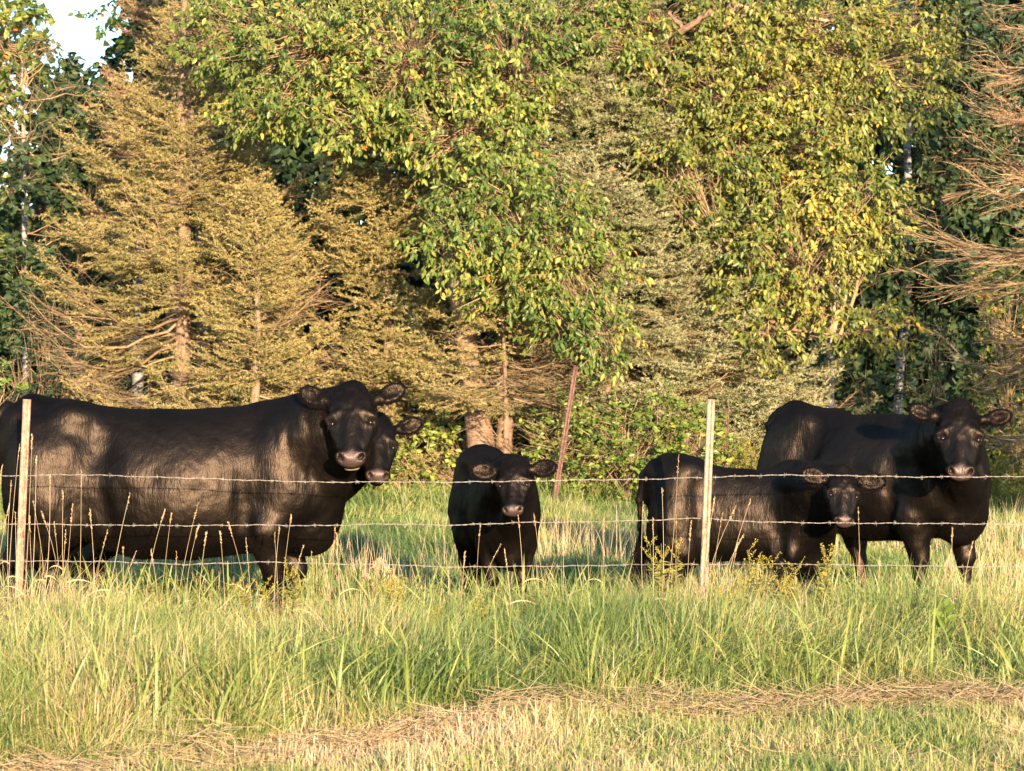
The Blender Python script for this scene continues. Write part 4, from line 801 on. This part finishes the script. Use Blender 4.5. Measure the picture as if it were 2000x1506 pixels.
def goldenrod(px, pyt, D, label, n=4, spread=.10, grp='yellowing goldenrod plants'):
    b0 = P(px, 1200, D); b0[2] = float(gz(b0[0], D)); H = P(px, pyt, D)[2]; root = empty('goldenrod', tuple(b0)); tag(root, label, 'weed', grp)
    gs = Geo(); gl = Geo()
    for i in range(n):
        gf = Geo(); tp = np.array([rng.normal() * spread, rng.normal() * spread * .6, H * rng.uniform(.72, 1.0)]); t = np.linspace(0, 1, 10)[:, None]; pts = tp * t * [1, 1, 1] + np.array([rng.normal() * .02, 0, 0]) * (1 - t)
        tube(gs, pts, .003 * (1 - t[:, 0] * .6), 4, rng.uniform(0, .6), False)
        m_ = 90; u = rng.uniform(.15, .85, m_); p = tp * u[:, None]; az = rng.uniform(0, 6.28, m_); leaves(gl, p, np.stack([np.cos(az), np.sin(az), rng.uniform(-.2, .7, m_)], 1), .045, .009, rng.uniform(.05, .6, m_))
        for k in range(5):
            s = tp * rng.uniform(.78, 1.0); a = rng.uniform(0, 6.28); dd = np.array([math.cos(a) * .05, math.sin(a) * .04, .06]) * rng.uniform(.5, 1.3); q = 24; u = rng.random((q, 1))
            sticks(gf, [s], [s + dd], .0015, .0008); leaves(gf, s + dd * u + rng.normal(size=(q, 3)) * .004, rng.normal(size=(q, 3)) + [0, 0, .8], .009, .005, rng.uniform(.35, .85, q))
        link('flower_spike', gf.mesh('flower_spike', M_weed), root)
    link('stem', gs.mesh('stem', M_weed), root); link('leaves', gl.mesh('leaves', M_weed), root)
for px_, py_, D_, lb in [(1300, 1040, 14.0, 'yellow goldenrod clump in front of the right calf\'s hind leg'), (1500, 1055, 14.1, 'yellow goldenrod clump below the right calf\'s shoulder'), (1545, 1100, 13.9, 'low yellow goldenrod in front of the right calf\'s front leg'),
                         (1598, 1065, 14.0, 'slim goldenrod in front of the right calf\'s chest'), (755, 1110, 13.8, 'yellow-brown weed right of the large left cow\'s chest'), (905, 1165, 13.4, 'low golden weed below the middle calf\'s legs'),
                         (985, 1200, 13.1, 'low golden weed in the grass below and right of the middle calf'), (1450, 1130, 13.7, 'low yellow weed at the foot of the right fence post'), (560, 1110, 13.9, 'yellowish weed below the large left cow\'s chest')]:
    goldenrod(px_, py_, D_, lb)
far = [(1448 + 14 * i + rng.normal() * 4, 838 + rng.uniform(-12, 30), 27.4 + rng.uniform(0, .8)) for i in range(-4, 6)]
for i, (a, b_, c) in enumerate(sorted(far)): goldenrod(a, b_, c, '%s goldenrod from the left in the tall yellow stand around the thin rusty post' % ORD[i], 6, .16, 'tall yellow goldenrod stand')
for i, a in enumerate((1925, 1950, 1985)): goldenrod(a, 880, 27.5, 'dry orange-brown weed right of the big right cow\'s head, %s from the left' % ORD[i], 6, .16, 'dry weeds behind the right cow')
# thistle gone to seed, broad-leaved weed
b0 = P(735, 1200, 14.9); b0[2] = 0; root = empty('thistle', tuple(b0)); tag(root, 'brown thistle gone to fluffy seed right of the large left cow', 'thistle')
g = Geo(); gl = Geo()
for dx, hh in ((0, .50), (-.05, .44), (.06, .47), (.02, .53), (.09, .42)):
    gf = Geo(); t = np.linspace(0, 1, 8)[:, None]; tp = np.array([dx, rng.normal() * .02, hh * .85]); tube(g, tp * t, .003, 4, .4, False); q = 130
    leaves(gf, tp + rng.normal(size=(q, 3)) * .010, rng.normal(size=(q, 3)) + [0, 0, .4], .018, .003, rng.uniform(.5, 1, q)); link('seed_fluff', gf.mesh('seed_fluff', M_straw), root); q = 26; u = rng.uniform(.1, .8, q); leaves(gl, tp * u[:, None], rng.normal(size=(q, 3)) + [0, 0, .2], .08, .016, rng.uniform(.1, .5, q))
link('stem', g.mesh('stem', M_weed), root); link('leaves', gl.mesh('leaves', M_weed), root)
b0 = P(1845, 1200, 13.2); b0[2] = 0; root = empty('milkweed_plant', tuple(b0)); tag(root, 'broad-leaved green plant standing in the grass below the big right cow', 'weed')
g = Geo(); tube(g, np.array([[0, 0, 0], [.01, 0, .2], [0, 0, .36]]), .004, 5, .3, False); link('stem', g.mesh('stem', M_leaf_s, True), root)
g = Geo(); q = 12; az = np.arange(q) * 2.4; zz = np.linspace(.12, .36, q); leaves(g, np.stack([0 * az, 0 * az, zz], 1), np.stack([np.cos(az), np.sin(az) * .7 - .2, np.full(q, .45)], 1), .08, .030, np.full(q, .3)); link('leaves', g.mesh('leaves', M_leaf_s), root)
